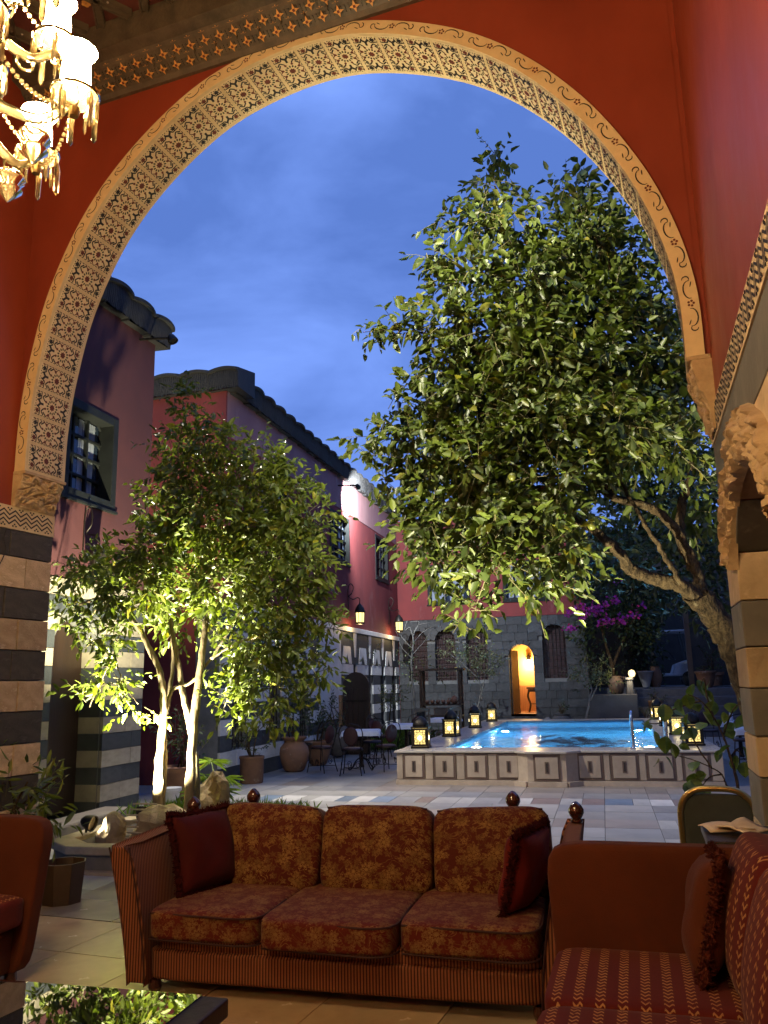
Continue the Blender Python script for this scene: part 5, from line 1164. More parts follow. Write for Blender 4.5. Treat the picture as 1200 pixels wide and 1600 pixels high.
# ---- side table, napkins, gilt chair, urn
stt = thing('side_table', 'small dark carved side table between the rust sofa and the striped wall', 'table', (.565, 4.38, FZ), radians(-2.4))
CARW = pm('carved_dark_wood', (.045, .027, .014), (.025, .015, .008), 12, .4, .6, 50)
MB().box((0, 0, .765), (.31, .46, .035)).build('table_top', CARW, stt, bevel=.006); MB().box((0, 0, .68), (.27, .42, .13)).build('drawer_box', CARW, stt)
for k in range(4): MB().box((-.137, -.15+.10*k, .68), (.008, .08, .09)).build('carved_panel', CARW, stt, bevel=.003)
for sx in (-1, 1):
    for sy in (-1, 1): MB().lathe([(.016, 0), (.024, .03), (.014, .10), (.022, .28), (.014, .5), (.022, .615)], (sx*.11, sy*.18, 0), 8).build('leg', CARW, stt)
NAP = pm('paper_napkin', (.72, .58, .40), (.62, .49, .33), 6, .85)
for i, (dx, dy, dz, a) in enumerate(((-.05, .05, .0, .3), (.02, .01, .014, -.4), (.06, -.04, .024, .9))):
    mb = MB(); n = 5
    g = [[mb.av([(-.085+.17*u/n, -.07+.14*v/n, .012+.022*abs(sin(2.2*u/n+i+a))*((v/n)**1.2)+.012*sin(3*v/n+2*i))]) for v in range(n+1)] for u in range(n+1)]
    for u in range(n):
        for v in range(n): mb.face((g[u][v], g[u+1][v], g[u+1][v+1], g[u][v+1]))
    o = mb.build('paper_napkin', NAP, None, smooth=True); o.location = (.545+dx, 4.36+dy, FZ+.7835+dz); o.rotation_euler.z = a; o.modifiers.new('s', 'SOLIDIFY').thickness = .004
    tag(o, ['crumpled paper napkin lying flat at the bottom of the pile on the side table', 'folded paper napkin in the middle of the pile on the side table', 'creased paper napkin on top of the pile on the side table'][i], 'napkin')
gc = thing('banquet_chair', 'gilt framed banquet chair with dark green padded back beside the arch pier', 'chair', (.62, 5.62, 0), radians(-8))
GILT = pm('brushed_gilt_metal', (.50, .33, .11), (.38, .25, .08), 8, .32, metal=.9); GRN = pm('dark_green_velour', (.050, .056, .042), (.035, .040, .030), 9, .85, .2, 150)
bp_ = crom([(-.21, .0, .0), (-.21, -.02, .45), (-.215, -.04, .70), (-.205, -.06, .86), (-.13, -.065, .945), (0, -.068, .962), (.13, -.065, .945), (.205, -.06, .86), (.215, -.04, .70), (.21, -.02, .45), (.21, 0, 0)], 6)
MB().tube(bp_, .019, 8).build('frame', GILT, gc, smooth=True)
mb = MB(); cushion(mb, (0, -.042, .70), (.40, .045, .46), .4, 5, 10); mb.build('back_pad', GRN, gc, smooth=True)
mb = MB(); cushion(mb, (0, .22, .45), (.43, .44, .07), .2, 6, 10); mb.build('seat', GRN, gc, smooth=True)
for s in (-1, 1): MB().tube([(s*.20, .42, .43), (s*.21, .44, 0)], .013, 8).build('leg', GILT, gc)
MB().tube([(-.21, -.005, .2), (-.20, .43, .2)], .009, 6).tube([(.21, -.005, .2), (.20, .43, .2)], .009, 6).build('stretcher', GILT, gc)
ur = thing('stone_urn', 'weathered brown stone urn standing behind the striped pier', 'urn', (1.17, 6.45, 0))
MB().lathe([(.14, 0), (.16, .04), (.09, .12), (.08, .20), (.16, .34), (.17, .46), (.12, .56), (.13, .62), (.22, .70), (.23, .74), (.20, .75), (.13, .66)], n=18).build('urn_body', pm('weathered_brown_stone', (.13, .095, .065), (.08, .06, .042), 6, .85, .7, 18, bdist=.02), ur, smooth=True)
MB().box((0, 0, .012), (.36, .36, .022)).build('base_plate', EXT_DARK, ur)
# ---- potted sapling with large leaves
sp = thing('citrus_sapling', 'young potted sapling with large glossy leaves beside the gilt chair', 'sapling', (.98, 6.1, 0), world=True)
MB().lathe([(.10, 0), (.15, .25), (.165, .26), (.165, .29), (.14, .29), (.13, .25)], (.98, 6.1, 0), 14).build('pot', TERRA, sp, smooth=True, sharp=40)
stems = [[(1160, 1275), (1152, 1225), (1142, 1185), (1130, 1150), (1115, 1120), (1095, 1095), (1075, 1085)], [(1152, 1240), (1136, 1228), (1128, 1210), (1112, 1200), (1085, 1188), (1055, 1180)], [(1130, 1150), (1140, 1120), (1155, 1100), (1170, 1110)], [(1115, 1120), (1105, 1090), (1100, 1060), (1092, 1080)], [(1112, 1200), (1095, 1175), (1080, 1150), (1072, 1130)], [(1142, 1185), (1150, 1172), (1160, 1180)], [(1095, 1095), (1050, 1110), (1030, 1130), (1003, 1128)], [(1128, 1210), (1108, 1215), (1092, 1235)]]
for k, s_ in enumerate(stems): mb = MB(); limb(mb, [P_(x, y, 6.05 + .02*k) for x, y in s_], .012 if k == 0 else .007, .003, 6, .002, k); mb.build('stem', BARK2, sp, smooth=True)
lm = MB()
for s_ in (1, -1):
    rows = [(0, .002), (.12, .24), (.30, .40), (.5, .44), (.7, .33), (.88, .14), (1, .0)]
    for (a, wa), (b, wb_) in zip(rows, rows[1:]): lm.poly([(a, 0, -.10*a*a), (b, 0, -.10*b*b), (b, s_*wb_, -.10*b*b+wb_*.25), (a, s_*wa, -.10*a*a+wa*.25)][::s_])
LEAFM = lm.mesh('leaf', leafmat('sapling_leaf', (.075, .115, .020), (.035, .060, .012), .3, .35), True)
r = random.Random(5)
for (x, y) in [(1090, 1062), (1098, 1080), (1080, 1070), (1108, 1068), (1072, 1085), (1060, 1092), (1050, 1105), (1038, 1100), (1085, 1100), (1098, 1112), (1075, 1115), (1062, 1125), (1055, 1140), (1068, 1145), (1080, 1135), (1048, 1160), (1060, 1165), (1040, 1150), (1118, 1125), (1130, 1112), (1142, 1098), (1155, 1090), (1168, 1100), (1160, 1115), (1172, 1120), (1148, 1130), (1135, 1140), (1128, 1172), (1160, 1165), (1150, 1180), (1142, 1165), (1163, 1190), (1088, 1190), (1085, 1208), (1078, 1218), (1095, 1222), (1085, 1232), (1098, 1235), (1074, 1222), (1104, 1210), (1040, 1182), (1030, 1190), (1015, 1128), (1022, 1142), (1005, 1130), (1024, 1122), (1115, 1095), (1104, 1130)]:
    o = ms(LEAFM, 'leaf', sp, onY(x, y, 6.08+r.uniform(-.12, .12)), (r.uniform(-.9, .9), r.uniform(.2, 1.5), r.uniform(0, 6.28)), (r.uniform(.075, .125),)*3)
# ================================================================== lanterns, pots, tables in the court
LMET = pm('lantern_metal', (.04, .033, .026), (.02, .017, .014), 18, .45, .3, 50, metal=.7)
def lantern_pane(name, strength):
    N = NT(name); s = N.sep(N.coord()); u = N.math('MULTIPLY', N.math('ADD', s[0], s[1]), 42); v = N.math('MULTIPLY', s[2], 42)
    pat = N.math('MULTIPLY', N.math('SINE', u), N.math('SINE', v)); d = N.vor(N.coord(), 34); f = N.ramp(N.math('ADD', N.math('ABSOLUTE', pat), d), [(.28, 0), (.42, 1)])
    col = N.mix(f, (.85, .46, .07), (1.0, .72, .24)); e = N.n('Emission', {'Color': col, 'Strength': N.math('MULTIPLY_ADD', f, strength*.7, strength*.3)}); N.t.links.new(e.outputs[0], N.o.inputs[0]); return N.m
PANE = lantern_pane('lantern_glass', .75); FLAME = emis('lantern_flame', (1, .84, .45), 5)
def lantern(label, loc, rz, group='metal lanterns along the pool edge', w_=.27, h=.30, top=.17):
    t = thing('pool_lantern', label, 'lantern', loc, rz, group); a = w_/2
    MB().box((0, 0, .018), (w_+.05, w_+.05, .036)).build('base', LMET, t, bevel=.006)
    for sx in (-1, 1):
        for sy in (-1, 1): MB().box((sx*a, sy*a, .036+h/2), (.022, .022, h)).build('corner_post', LMET, t)
    for k in range(4):
        M = Matrix.Rotation(pi/2*k, 4, 'Z'); MB(M).box((0, -a+.002, .036+h/2), (w_-.026, .006, h-.012)).build('glass_pane', PANE, t)
        mb = MB(M)
        for q in (-1, 1): mb.box((q*w_*.40, -a-.004, .036+h/2), (.030, .007, h-.01)); mb.box((0, -a-.004, .036+h/2+q*(h/2-.018)), (w_-.03, .006, .030))
        for i_ in range(10):
            b_ = 2*pi*i_/10; mb.tube([(.085*cos(b_)+.026*cos(c2), -a-.004, .036+h/2+.105*sin(b_)+.026*sin(c2)) for c2 in np.linspace(0, 2*pi, 8)], .0045, 3, False)
        mb.lathe([(.028, -.002), (.028, .002)], (0, 0, 0), 12) if 0 else None
        mb.build('filigree', LMET, t)
        MB(M).lathe([(0, -.004), (.030, -.003), (.030, .001)], (0, 0, 0), 10) if 0 else None
        MB(M @ Matrix.Translation((0, -a-.004, .036+h*.46)) @ Matrix.Rotation(pi/2, 4, 'X')).lathe([(.0, .002), (.036, .002), (.036, -.002)], n=12).build('flame_glow', FLAME, t)
    MB().box((0, 0, .036+h+.012), (w_+.04, w_+.04, .024)).build('cornice', LMET, t, bevel=.005)
    MB().lathe([(a*1.02, 0), (a*1.0, top*.25), (a*.86, top*.52), (a*.58, top*.80), (a*.22, top*.97), (.0, top)], (0, 0, .06+h), 16, 3.2).build('dome', LMET, t, smooth=True)
    MB().tube([(.035*cos(b), 0, .06+h+top+.03+.035*sin(b)) for b in np.linspace(-pi/2, 3*pi/2, 15)], .005, 5).build('ring_handle', LMET, t)
    return t
CZ = PZ+.0352
lab = ['at the pool corner between hall and cafe chairs', 'second from the hall along the cafe side', 'third from the hall along the cafe side', 'at the pool corner before the wooden shelf']
for i, y in enumerate((14.47, 17.49, 20.8, 24.05)): lantern('glowing square domed metal lantern '+lab[i], (-3.12, y, CZ), radians([4, -8, 12, 6][i]))
lab = ['at the pool corner behind the leafy sapling', 'second from the hall along the ladder side', 'third from the hall along the ladder side', 'at the pool corner below the garden steps']
for i, y in enumerate((14.86, 17.7, 20.8, 24.2)): lantern('glowing square domed metal lantern '+lab[i], (1.36, y, CZ), radians([6, -10, 5, 10][i]))
# wall lanterns on scroll brackets
def wall_lantern(label, Y, Z):
    t = thing('wall_lantern', label, 'lantern', (XW, Y, Z), world=True, group='lanterns on the long red house'); cx = XW+.34
    MB().lathe([(.11, 0), (.13, .02), (.13, .05)], (cx, Y, Z-.20), 8).build('base', LMET, t)
    MB().lathe([(.105, -.15), (.118, .10)], (cx, Y, Z), 8).build('glass_pane', emis('wall_lantern_glass', (1, .74, .28), 1.1), t)
    for k in range(8): b = 2*pi*k/8; MB().tube([(cx+.112*cos(b), Y+.112*sin(b), Z-.15), (cx+.124*cos(b), Y+.124*sin(b), Z+.10)], .008, 4).build('corner_post', LMET, t)
    MB().lathe([(.15, .10), (.14, .14), (.115, .22), (.06, .30), (.02, .34), (.0, .36)], (cx, Y, Z), 12).build('dome', LMET, t, smooth=True)
    mb = MB(); mb.tube(crom([(XW+.01, Y, Z+.05), (XW+.03, Y, Z+.35), (XW+.02, Y, Z+.75), (XW+.10, Y, Z+.88), (XW+.17, Y, Z+.78), (XW+.12, Y, Z+.62), (XW+.04, Y, Z+.55), (XW+.15, Y, Z+.46), (XW+.28, Y, Z+.50), (cx, Y, Z+.46), (cx, Y, Z+.35)], 6), .012, 6); mb.build('scroll_bracket', IRON, t)
    lamp('lantern_lamp', 'POINT', (cx, Y-.02, Z-.26), 9, (1, .70, .30), t, .05)
    return t
wall_lantern('glowing lantern on a scroll bracket near the first lattice window of the long house', 20.95, 3.38); wall_lantern('glowing lantern on a scroll bracket near the corner with the basalt house', 25.35, 3.42)
mb = thing('bracket_lantern', 'unlit grey lantern on a curled bracket under the window of the striped house', 'lantern', (XW, 9.1, 3.3), world=True)
MB().tube(crom([(XW+.01, 9.25, 3.4), (XW+.02, 9.25, 3.9), (XW+.10, 9.25, 3.95), (XW+.12, 9.25, 3.75), (XW+.05, 9.25, 3.62), (XW+.22, 9.25, 3.58), (XW+.25, 9.25, 3.45)], 6), .010, 6).build('scroll_bracket', IRON, mb); MB().lathe([(.06, -.3), (.10, -.28), (.115, -.04), (.13, 0), (.09, .08), (0, .14)], (XW+.25, 9.25, 3.33), 8).build('lantern_body', LMET, mb)
# ---- pots along the left wall
def pot(label, loc, prof, mat=TERRA, n=18, plant=None, tilt=None, group='pots along the striped house walls', seed=0, name='plant_pot'):
    t = thing(name, label, 'pot', loc, 0, group)
    b = MB().lathe(prof, n=n).build('pot_body', mat, t, smooth=True, sharp=50)
    rt = max(p[0] for p in prof[-3:]); zt = prof[-1][1]; MB().lathe([(rt*.84, zt-.05), (0, zt-.04)], n=n).build('soil', SOIL, t)
    if tilt: t.rotation_euler.y = tilt
    if plant:
        h, w_, L, W, cnt, mt = plant; r = np.random.default_rng(seed+90)
        leafy('foliage', t, [((0, 0, zt+h*.55), (w_, w_, h*.5), 1, (0, 0, .2)), ((w_*.3, 0, zt+h*.35), (w_*.8, w_*.7, h*.3), .6, (0, 0, 0))], cnt, L, W, mt, seed+91, gap=.045, tl=(.15, .35), shell=.2)
        for k in range(4): MB().tube(crom([(r.normal()*.03, r.normal()*.03, zt-.05), (r.normal()*.08, r.normal()*.08, zt+h*.4), (r.normal()*w_*.5, r.normal()*w_*.5, zt+h*.8)], 4), [.016*(1-.6*i/8) for i in range(9)], 5).build('stem', BARK2, t)
    return t
JAR = [(.15, 0), (.20, .03), (.26, .18), (.29, .34), (.27, .46), (.20, .54), (.19, .58), (.24, .62), (.25, .65), (.22, .66), (.18, .62)]
BOWL = [(.14, 0), (.18, .03), (.25, .25), (.28, .40), (.31, .42), (.32, .48), (.29, .49), (.26, .42)]
STRAIGHT = [(.19, 0), (.20, .02), (.21, .40), (.22, .41), (.22, .45), (.19, .45), (.18, .40)]
pot('ribbed straight sided terracotta pot with a thin shrub by the striped wall', (-6.02, 13.9, 0), STRAIGHT, plant=(.7, .28, .09, .04, 90, LEAF_D), seed=1)
pot('big bellied terracotta jar with two handles and a bushy plant', (-5.95, 15.8, 0), JAR, plant=(.95, .45, .10, .045, 130, LEAF_D), seed=2)
pot('wide terracotta bowl pot with a rolled rim beside the bellied jar', (-5.9, 17.1, 0), BOWL, plant=(.75, .42, .10, .045, 120, LEAF_D), seed=3)
pot('rough grey stone pot leaning against the black and white wall', (-5.95, 18.7, .02), [(.06, 0), (.16, .06), (.28, .28), (.32, .46), (.29, .62), (.25, .66), (.22, .62)], pm('rough_grey_stone', (.13, .11, .095), (.08, .07, .06), 5, .9, .8, 14, bdist=.02), plant=(.75, .35, .10, .045, 110, LEAF_D), tilt=radians(-9), seed=4)
pot('terracotta tub with a dark bush in the recess between the two red houses', (-6.25, 11.75, 0), BOWL, plant=(.85, .42, .10, .045, 140, LEAF_D), seed=5)
pot('small white flower pot standing at the corner beyond the house doorway', (-6.05, 11.15, 0), [(.08, 0), (.12, .20), (.14, .21), (.14, .25), (.12, .25)], pm('white_glaze', (.5, .52, .55), None, 6, .4), seed=6)
nlp = pot('pale stone pot with a long leaved shrub by the end of the striped wall', tuple(onY(8, 1330, 5.55).xy)+(0,), [(.16, 0), (.2, .05), (.24, .3), (.27, .32), (.27, .38), (.23, .38)], EXT_BEIGE, plant=(.75, .42, .15, .035, 110, LEAF_A), seed=7)
# ---- wrought iron cafe chairs and clothed tables
SEATP = pm('dark_seat_pad', (.040, .012, .010), (.025, .008, .007), 8, .5)
def cafe_chair():
    t = thing('cafe_chair', 'x', 'chair', group='wrought iron cafe chairs')
    mb = MB(); mb.lathe([(.0, .440), (.19, .440), (.205, .455), (.20, .475), (.15, .490), (0, .494)], n=18); mb.build('seat', SEATP, t, smooth=True)
    MB().tube([(.205*cos(a), .205*sin(a), .445) for a in np.linspace(0, 2*pi, 21)], .010, 5, False).build('seat_ring', IRON, t)
    for sx in (-1, 1):
        MB().tube(crom([(sx*.15, -.14, .44), (sx*.17, -.17, .2), (sx*.20, -.20, 0)], 4), .010, 5).build('leg', IRON, t)
        MB().tube(crom([(sx*.15, .14, .44), (sx*.17, .18, .2), (sx*.20, .23, 0)], 4), .010, 5).build('leg', IRON, t)
        MB().tube(crom([(sx*.17, .13, .44), (sx*.205, .17, .62), (sx*.22, .19, .76), (sx*.16, .215, .88), (0, .225, .925)], 5), .010, 5).build('back_hoop', IRON, t)
        MB().tube([(sx*(.08+.05*cos(b)*(1-b/14)), -.19, .16+.07*sin(b)*(1-b/14)) for b in np.linspace(0, 8, 22)], .006, 4).build('scroll', IRON, t)
        MB().tube([(sx*.195, (.05+.05*cos(b)*(1-b/14)), .18+.06*sin(b)*(1-b/14)) for b in np.linspace(0, 8, 22)], .006, 4).build('scroll', IRON, t)
    mb = MB(); mb.lathe([(0, -.014), (.12, -.012), (.14, 0), (.12, .012), (0, .014)], n=16)
    me = MB(Matrix.Translation((0, .20, .70)) @ Matrix.Rotation(radians(82), 4, 'X') @ Matrix.Diagonal((1, 1.25, 1, 1))); me.lathe([(0, -.014), (.12, -.012), (.14, 0), (.12, .012), (0, .014)], n=16); me.build('back_pad', pm('maroon_pad', (.055, .012, .010), None, 8, .6), t, smooth=True)
    MB().tube([(-.18, -.18, .12), (.18, .20, .12)], .007, 4).tube([(.18, -.18, .12), (-.18, .20, .12)], .007, 4).build('cross_brace', IRON, t)
    return t
def cafe_table():
    t = thing('cafe_table', 'x', 'table', group='cafe tables under white cloths')
    MB().lathe([(.05, .04), (.035, .10), (.03, .68), (.06, .72)], n=10).build('pedestal', IRON, t)
    for k in range(4): a = pi/2*k+pi/4; MB().tube(crom([(.03*cos(a), .03*sin(a), .22), (.16*cos(a), .16*sin(a), .16), (.26*cos(a), .26*sin(a), .03), (.33*cos(a), .33*sin(a), .015), (.34*cos(a), .34*sin(a), .06)], 5), .012, 5).build('foot', IRON, t)
    MB().box((0, 0, .735), (.68, .68, .02)).build('table_top', DARKWOOD, t)
    mb = MB(); n = 28; a = .46; g = []
    for i in range(n+1):
        row = []
        for j in range(n+1):
            x, y = -a+2*a*i/n, -a+2*a*j/n; ex, ey = max(0, abs(x)-.35), max(0, abs(y)-.35); e = hypot(ex, ey)
            fx = min(abs(x), .35+.10*(1-2.718**(-ex*4)))*(1 if x > 0 else -1); fy = min(abs(y), .35+.10*(1-2.718**(-ey*4)))*(1 if y > 0 else -1)
            wv = .012*sin(22*(x if ey > ex else y))*min(1, e*12)
            row.append(mb.av([(fx+(wv if ex > ey else 0), fy+(wv if ey >= ex else 0), .7485-.95*e+.10*e*e)]))
        g.append(row)
    for i in range(n):
        for j in range(n): mb.face((g[i][j], g[i+1][j], g[i+1][j+1], g[i][j+1]))
    mb.build('tablecloth', CLOTH, t, smooth=True); return t
ch0, tb0 = cafe_chair(), cafe_table(); used = {'c': 0, 't': 0}
def put(k, proto, loc, rz, label):
    o = proto if not used[k] else copy_tree(proto); used[k] = 1; return place(o, loc, rz, label)
def tpos(x, y): p = onZ(x, y, 0); return (p.x, p.y, 0)
put('t', tb0, (-4.72, 16.3, 0), .2, 'small cafe table with white cloth between the terracotta bowl and the pool corner')
put('c', ch0, (-4.60, 15.25, 0), pi+.15, 'iron cafe chair with its back to the hall, by the bellied jar'); put('c', ch0, (-5.35, 15.7, 0), pi+1.2, 'iron cafe chair seen sideways next to the leaning stone pot'); put('c', ch0, (-4.15, 16.0, 0), -2.3, 'iron cafe chair tucked between the clothed table and the first pool lantern'); put('c', ch0, (-4.75, 17.2, 0), -.2, 'iron cafe chair between the terracotta bowl and the first clothed table')
put('t', tb0, (-4.35, 18.6, 0), .1, 'cafe table with white cloth behind the first pool lantern'); put('c', ch0, (-5.05, 18.9, 0), 1.2, 'iron cafe chair near the grass bed'); put('c', ch0, (-4.3, 19.5, 0), .1, 'iron cafe chair behind the second clothed table')
put('t', tb0, (-4.0, 21.6, 0), .0, 'white clothed table in front of the dark wooden shelf')
for i, (x, y, rz, lb) in enumerate(((2.55, 14.9, 2.9, 'iron cafe chair by the pool corner behind the sapling'), (3.1, 16.1, -1.4, 'iron cafe chair on the wall side of the laid table by the sapling'), (2.5, 17.2, .1, 'iron cafe chair between two laid tables beyond the pool'), (3.3, 18.4, -1.3, 'iron cafe chair at the laid table with the water bottle'), (2.2, 20.2, .3, 'iron cafe chair nearest the garden steps'))): put('c', ch0, (x, y, 0), rz, lb)
put('t', tb0, (2.45, 16.0, 0), .1, 'clothed table with folded napkin on the ladder side of the pool'); put('t', tb0, (2.6, 18.5, 0), -.1, 'clothed table with water bottle between the pool ladder side and the garden steps')
wbt = thing('water_bottle', 'clear plastic water bottle standing on the clothed table', 'bottle', (2.45, 18.35, .7495)); MB().lathe([(.034, 0), (.036, .01), (.036, .15), (.030, .19), (.014, .23), (.014, .25)], n=10).build('bottle_body', pm('clear_bottle', (.55, .62, .72), None, 5, .15), wbt, smooth=True); MB().lathe([(.016, .25), (.016, .275)], n=8).build('cap', pm('blue_cap', (.1, .2, .6), None, 5, .4), wbt)
nk = MB(); nk.lathe([(.10, 0), (.075, .10), (.03, .20), (0, .22)], n=7); tag(place(nk.build('folded_napkin', pm('blue_white_napkin', (.40, .48, .62), (.33, .4, .55), 6, .85)), (2.75, 16.0, .7495)), 'peaked folded napkin standing on the laid table beside the pool', 'napkin')
# wooden chairs with upright backs
OAK = pm('grey_oak', (.17, .135, .095), (.11, .088, .062), 5, .6, .2, 30, stretch=(1, 1, .2))
def wood_chair(label, loc, rz):
    t = thing('wooden_chair', label, 'chair', loc, rz, 'grey wooden chairs')
    for sx in (-1, 1): MB().box((sx*.21, .20, .52), (.045, .045, 1.04)).build('leg', OAK, t); MB().box((sx*.21, -.20, .22), (.045, .045, .44)).build('leg', OAK, t); MB().box((sx*.12, .20, .74), (.03, .02, .42)).build('back_slat', OAK, t)
    MB().box((0, .20, 1.0), (.375, .04, .08)).build('top_rail', OAK, t); MB().box((0, .20, .52), (.375, .035, .05)).build('lower_rail', OAK, t); MB().box((0, .205, .76), (.20, .012, .38)).build('back_panel', GREENWOOD, t); MB().box((0, 0, .46), (.46, .44, .04)).build('seat', OAK, t, bevel=.008); return t
wood_chair('grey wooden chair with panelled back beside the grass bed and small clothed table', (-4.42, 20.3, 0), pi+.5); wood_chair('grey wooden chair with panelled back beside the pool lanterns', (-3.72, 20.5, 0), pi+1.0)
# arched wooden door leaf standing by the left wall
ad = thing('arched_door', 'tall arched dark wooden door standing open beside the black and white wall', 'door', (-6.05, 19.75, 0), radians(0))
p0 = onY(535, 1050, 19.6); p1 = onY(576, 1050, 19.6); wdt = (p1.x-p0.x)
ad.location = (p0.x, 19.6, 0); hh = onY(555, 1050, 19.6).z
A = [(0, 0, 0), (wdt, 0, 0), (wdt, 0, hh-.35)] + [(wdt/2+wdt/2*cos(a), 0, hh-.35+.35*sin(a)) for a in np.linspace(0, pi, 11)[1:-1]] + [(0, 0, hh-.35)]
MB().prism(A, (0, .07, 0)).build('door_leaf', DARKWOOD, ad)
for k in range(5): MB().box((wdt*(k+.5)/5, -.012, (hh-.35)/2), (wdt/5-.014, .02, hh-.42)).build('plank', DARKWOOD, ad, bevel=.004)
for z in (.35, 1.25): MB().box((wdt/2, -.032, z), (wdt-.05, .016, .05)).build('strap', IRON, ad)
MB().box((-.06, .03, hh*.36), (.07, .10, hh*.72)).build('edge_post', pm('raw_timber', (.40, .22, .10), (.3, .16, .07), 4, .6), ad)
# tall dark shelf unit
shl = thing('wooden_shelf', 'tall dark open wooden shelf unit with clay pots before the basalt house', 'shelf', (-4.52, 22.9, 0))
q0, q1 = onY(657, 1050, 22.9), onY(721, 1050, 22.9); sw = q1.x-q0.x; sh_ = onY(690, 1048, 22.9).z; shl.location = ((q0.x+q1.x)/2, 22.9, 0)
for sx in (-1, 1):
    for sy in (-1, 1): MB().box((sx*(sw/2-.04), sy*.2, sh_/2), (.07, .06, sh_)).build('post', DARKWOOD, shl)
MB().box((0, 0, sh_+.03), (sw+.14, .56, .06)).build('top_board', DARKWOOD, shl)
for z in (.35, .75, 1.05): MB().box((0, 0, z), (sw-.02, .44, .04)).build('shelf_board', DARKWOOD, shl)
CUP = MB().lathe([(.04, 0), (.06, .05), (.055, .10), (.045, .10)], n=10).mesh('pot_body', TERRA, True)
for k in range(5):
    o = bpy.data.objects.new('clay_cup', CUP); C.objects.link(o); o.location = (shl.location.x-.40+.15*k, 22.85, 1.0705); tag(o, 'small clay cup in the row on the dark wooden shelf', 'cup', 'clay cups on the wooden shelf')
tp = thing('clay_teapot', 'round clay teapot at the end of the row of cups', 'teapot', (shl.location.x+.36, 22.85, 1.0705)); MB().lathe([(.06, 0), (.11, .06), (.11, .12), (.06, .18), (.02, .21), (0, .22)], n=12).build('teapot_body', TERRA, tp, smooth=True); MB().tube([(.10, 0, .08), (.17, 0, .13), (.20, 0, .18)], .016, 6).build('spout', TERRA, tp); MB().tube(crom([(-.10, 0, .15), (-.18, 0, .13), (-.10, 0, .05)], 5), .012, 6).build('handle', TERRA, tp)
bxs = thing('wooden_box', 'plain wooden box on the lower board of the shelf', 'box', (shl.location.x, 22.85, .7705)); MB().box((0, 0, .09), (.40, .26, .18)).build('box_body', OAK, bxs); MB().box((0, 0, .188), (.42, .28, .016)).build('lid', OAK, bxs)
# ---- far right garden: lamp post, pots, cart
gl = thing('globe_lamp', 'small round glowing lamp on a stone pillar in the garden bed', 'lamp', (.90, 25.38, 1.2005), world=True)
pz = onY(988, 1055, 25.38).z; MB().lathe([(.13, 1.2005), (.12, 1.3), (.10, pz-.15), (.14, pz-.12), (.14, pz-.06)], (.82, 25.38, 0), 8).build('pillar', TG, gl); gl.location.x = .82
MB().lathe([(0, pz-.06), (.075, pz-.03), (.10, pz+.05), (.075, pz+.13), (0, pz+.16)], (.90-.08+.08, 25.38, 0), 12).build('globe', emis('globe_glass', (1, .72, .30), 1.6), gl, smooth=True); gl.children[1].location.x = 0
lamp('globe_light', 'POINT', (.82, 25.12, pz+.02), 14, (1, .82, .5), gl, .06)
pot('white conical planter beside the garden lamp', (1.30, 27.6, 1.3605), [(.10, 0), (.24, .46), (.26, .47), (.26, .50), (.22, .48)], pm('white_planter', (.45, .43, .40), (.36, .34, .32), 5, .7), group='pots in the garden by the steps')
pot('tall brown jar standing by the passage opening', (1.62, 27.9, 1.3605), [(.12, 0), (.20, .25), (.18, .5), (.12, .6), (.14, .64), (.11, .64)], group='pots in the garden by the steps')
pot('terracotta pot with a bushy plant on the second garden step', (1.45, 25.95, .5405), STRAIGHT, plant=(.35, .25, .10, .04, 150, LEAF_D), seed=21, group='pots in the garden by the steps'); pot('terracotta pot with a spiky plant at the foot of the garden steps', (1.12, 25.02, 0), [(.16, 0), (.20, .36), (.23, .38), (.23, .45), (.19, .45)], plant=(.45, .25, .12, .02, 150, LEAF_D), seed=22, group='pots in the garden by the steps')
pot('large terracotta tub before the dark wall beside the timber post', (3.35, 28.3, 1.3605), [(.25, 0), (.32, .30), (.36, .32), (.36, .42), (.31, .42)], plant=(.9, .28, .12, .05, 60, LEAF_D), seed=23, group='pots in the garden by the steps'); pot('low terracotta pot on the top garden step below the creeper', (3.0, 26.9, 1.3205), BOWL, plant=(.3, .25, .10, .04, 120, LEAF_D), seed=24, group='pots in the garden by the steps')
pot('shallow terracotta bowl holding the grey leaved tree', (-.62, 25.0, 0), [(.30, 0), (.36, .10), (.42, .20), (.42, .24), (.38, .24)], group='pots between the pool and the basalt house'); pot('dark stone pot at the corner of the basalt house', (-1.25, 25.6, 0), [(.2, 0), (.28, .3), (.28, .55), (.22, .60), (.24, .66), (.2, .66)], TG, plant=(.35, .2, .10, .04, 120, LEAF_D), seed=26, group='pots between the pool and the basalt house')
rock('boulder', 'pale weathered boulder by the door step of the basalt house', (-1.72, 25.7, 0), (.45, .4, .72), 15, pm('pale_boulder', (.26, .25, .24), (.16, .155, .15), 5, .9, .9, 12, bdist=.03))
jr = thing('clay_amphora', 'large tan clay jar lying among the plants in the garden bed', 'jar', (.38, 26.2, 1.1205)); MB().lathe([(.07, 0), (.19, .12), (.24, .31), (.19, .49), (.12, .55), (.15, .60), (.12, .60)], n=16).build('jar_body', pm('tan_clay', (.30, .19, .11), (.22, .14, .08), 5, .85, .4, 20), jr, smooth=True); MB().tube(crom([(.18, 0, .47), (.26, 0, .54), (.13, 0, .57)], 5), .02, 6).build('handle', TERRA, jr)
mass('bed_shrub', 'low dark shrub filling the planter bed', 'shrub', (0, 25.9, 1.12), [cl(930, 1070, 25.7, 20, 12), cl(955, 1075, 25.8, 16, 9), cl(915, 1078, 25.7, 12, 7), cl(968, 1050, 26, 14, 14, .5)], 60, .13, .06, LEAF_D, 60, gap=.06, tl=(.15, .4), twig_mat=None)
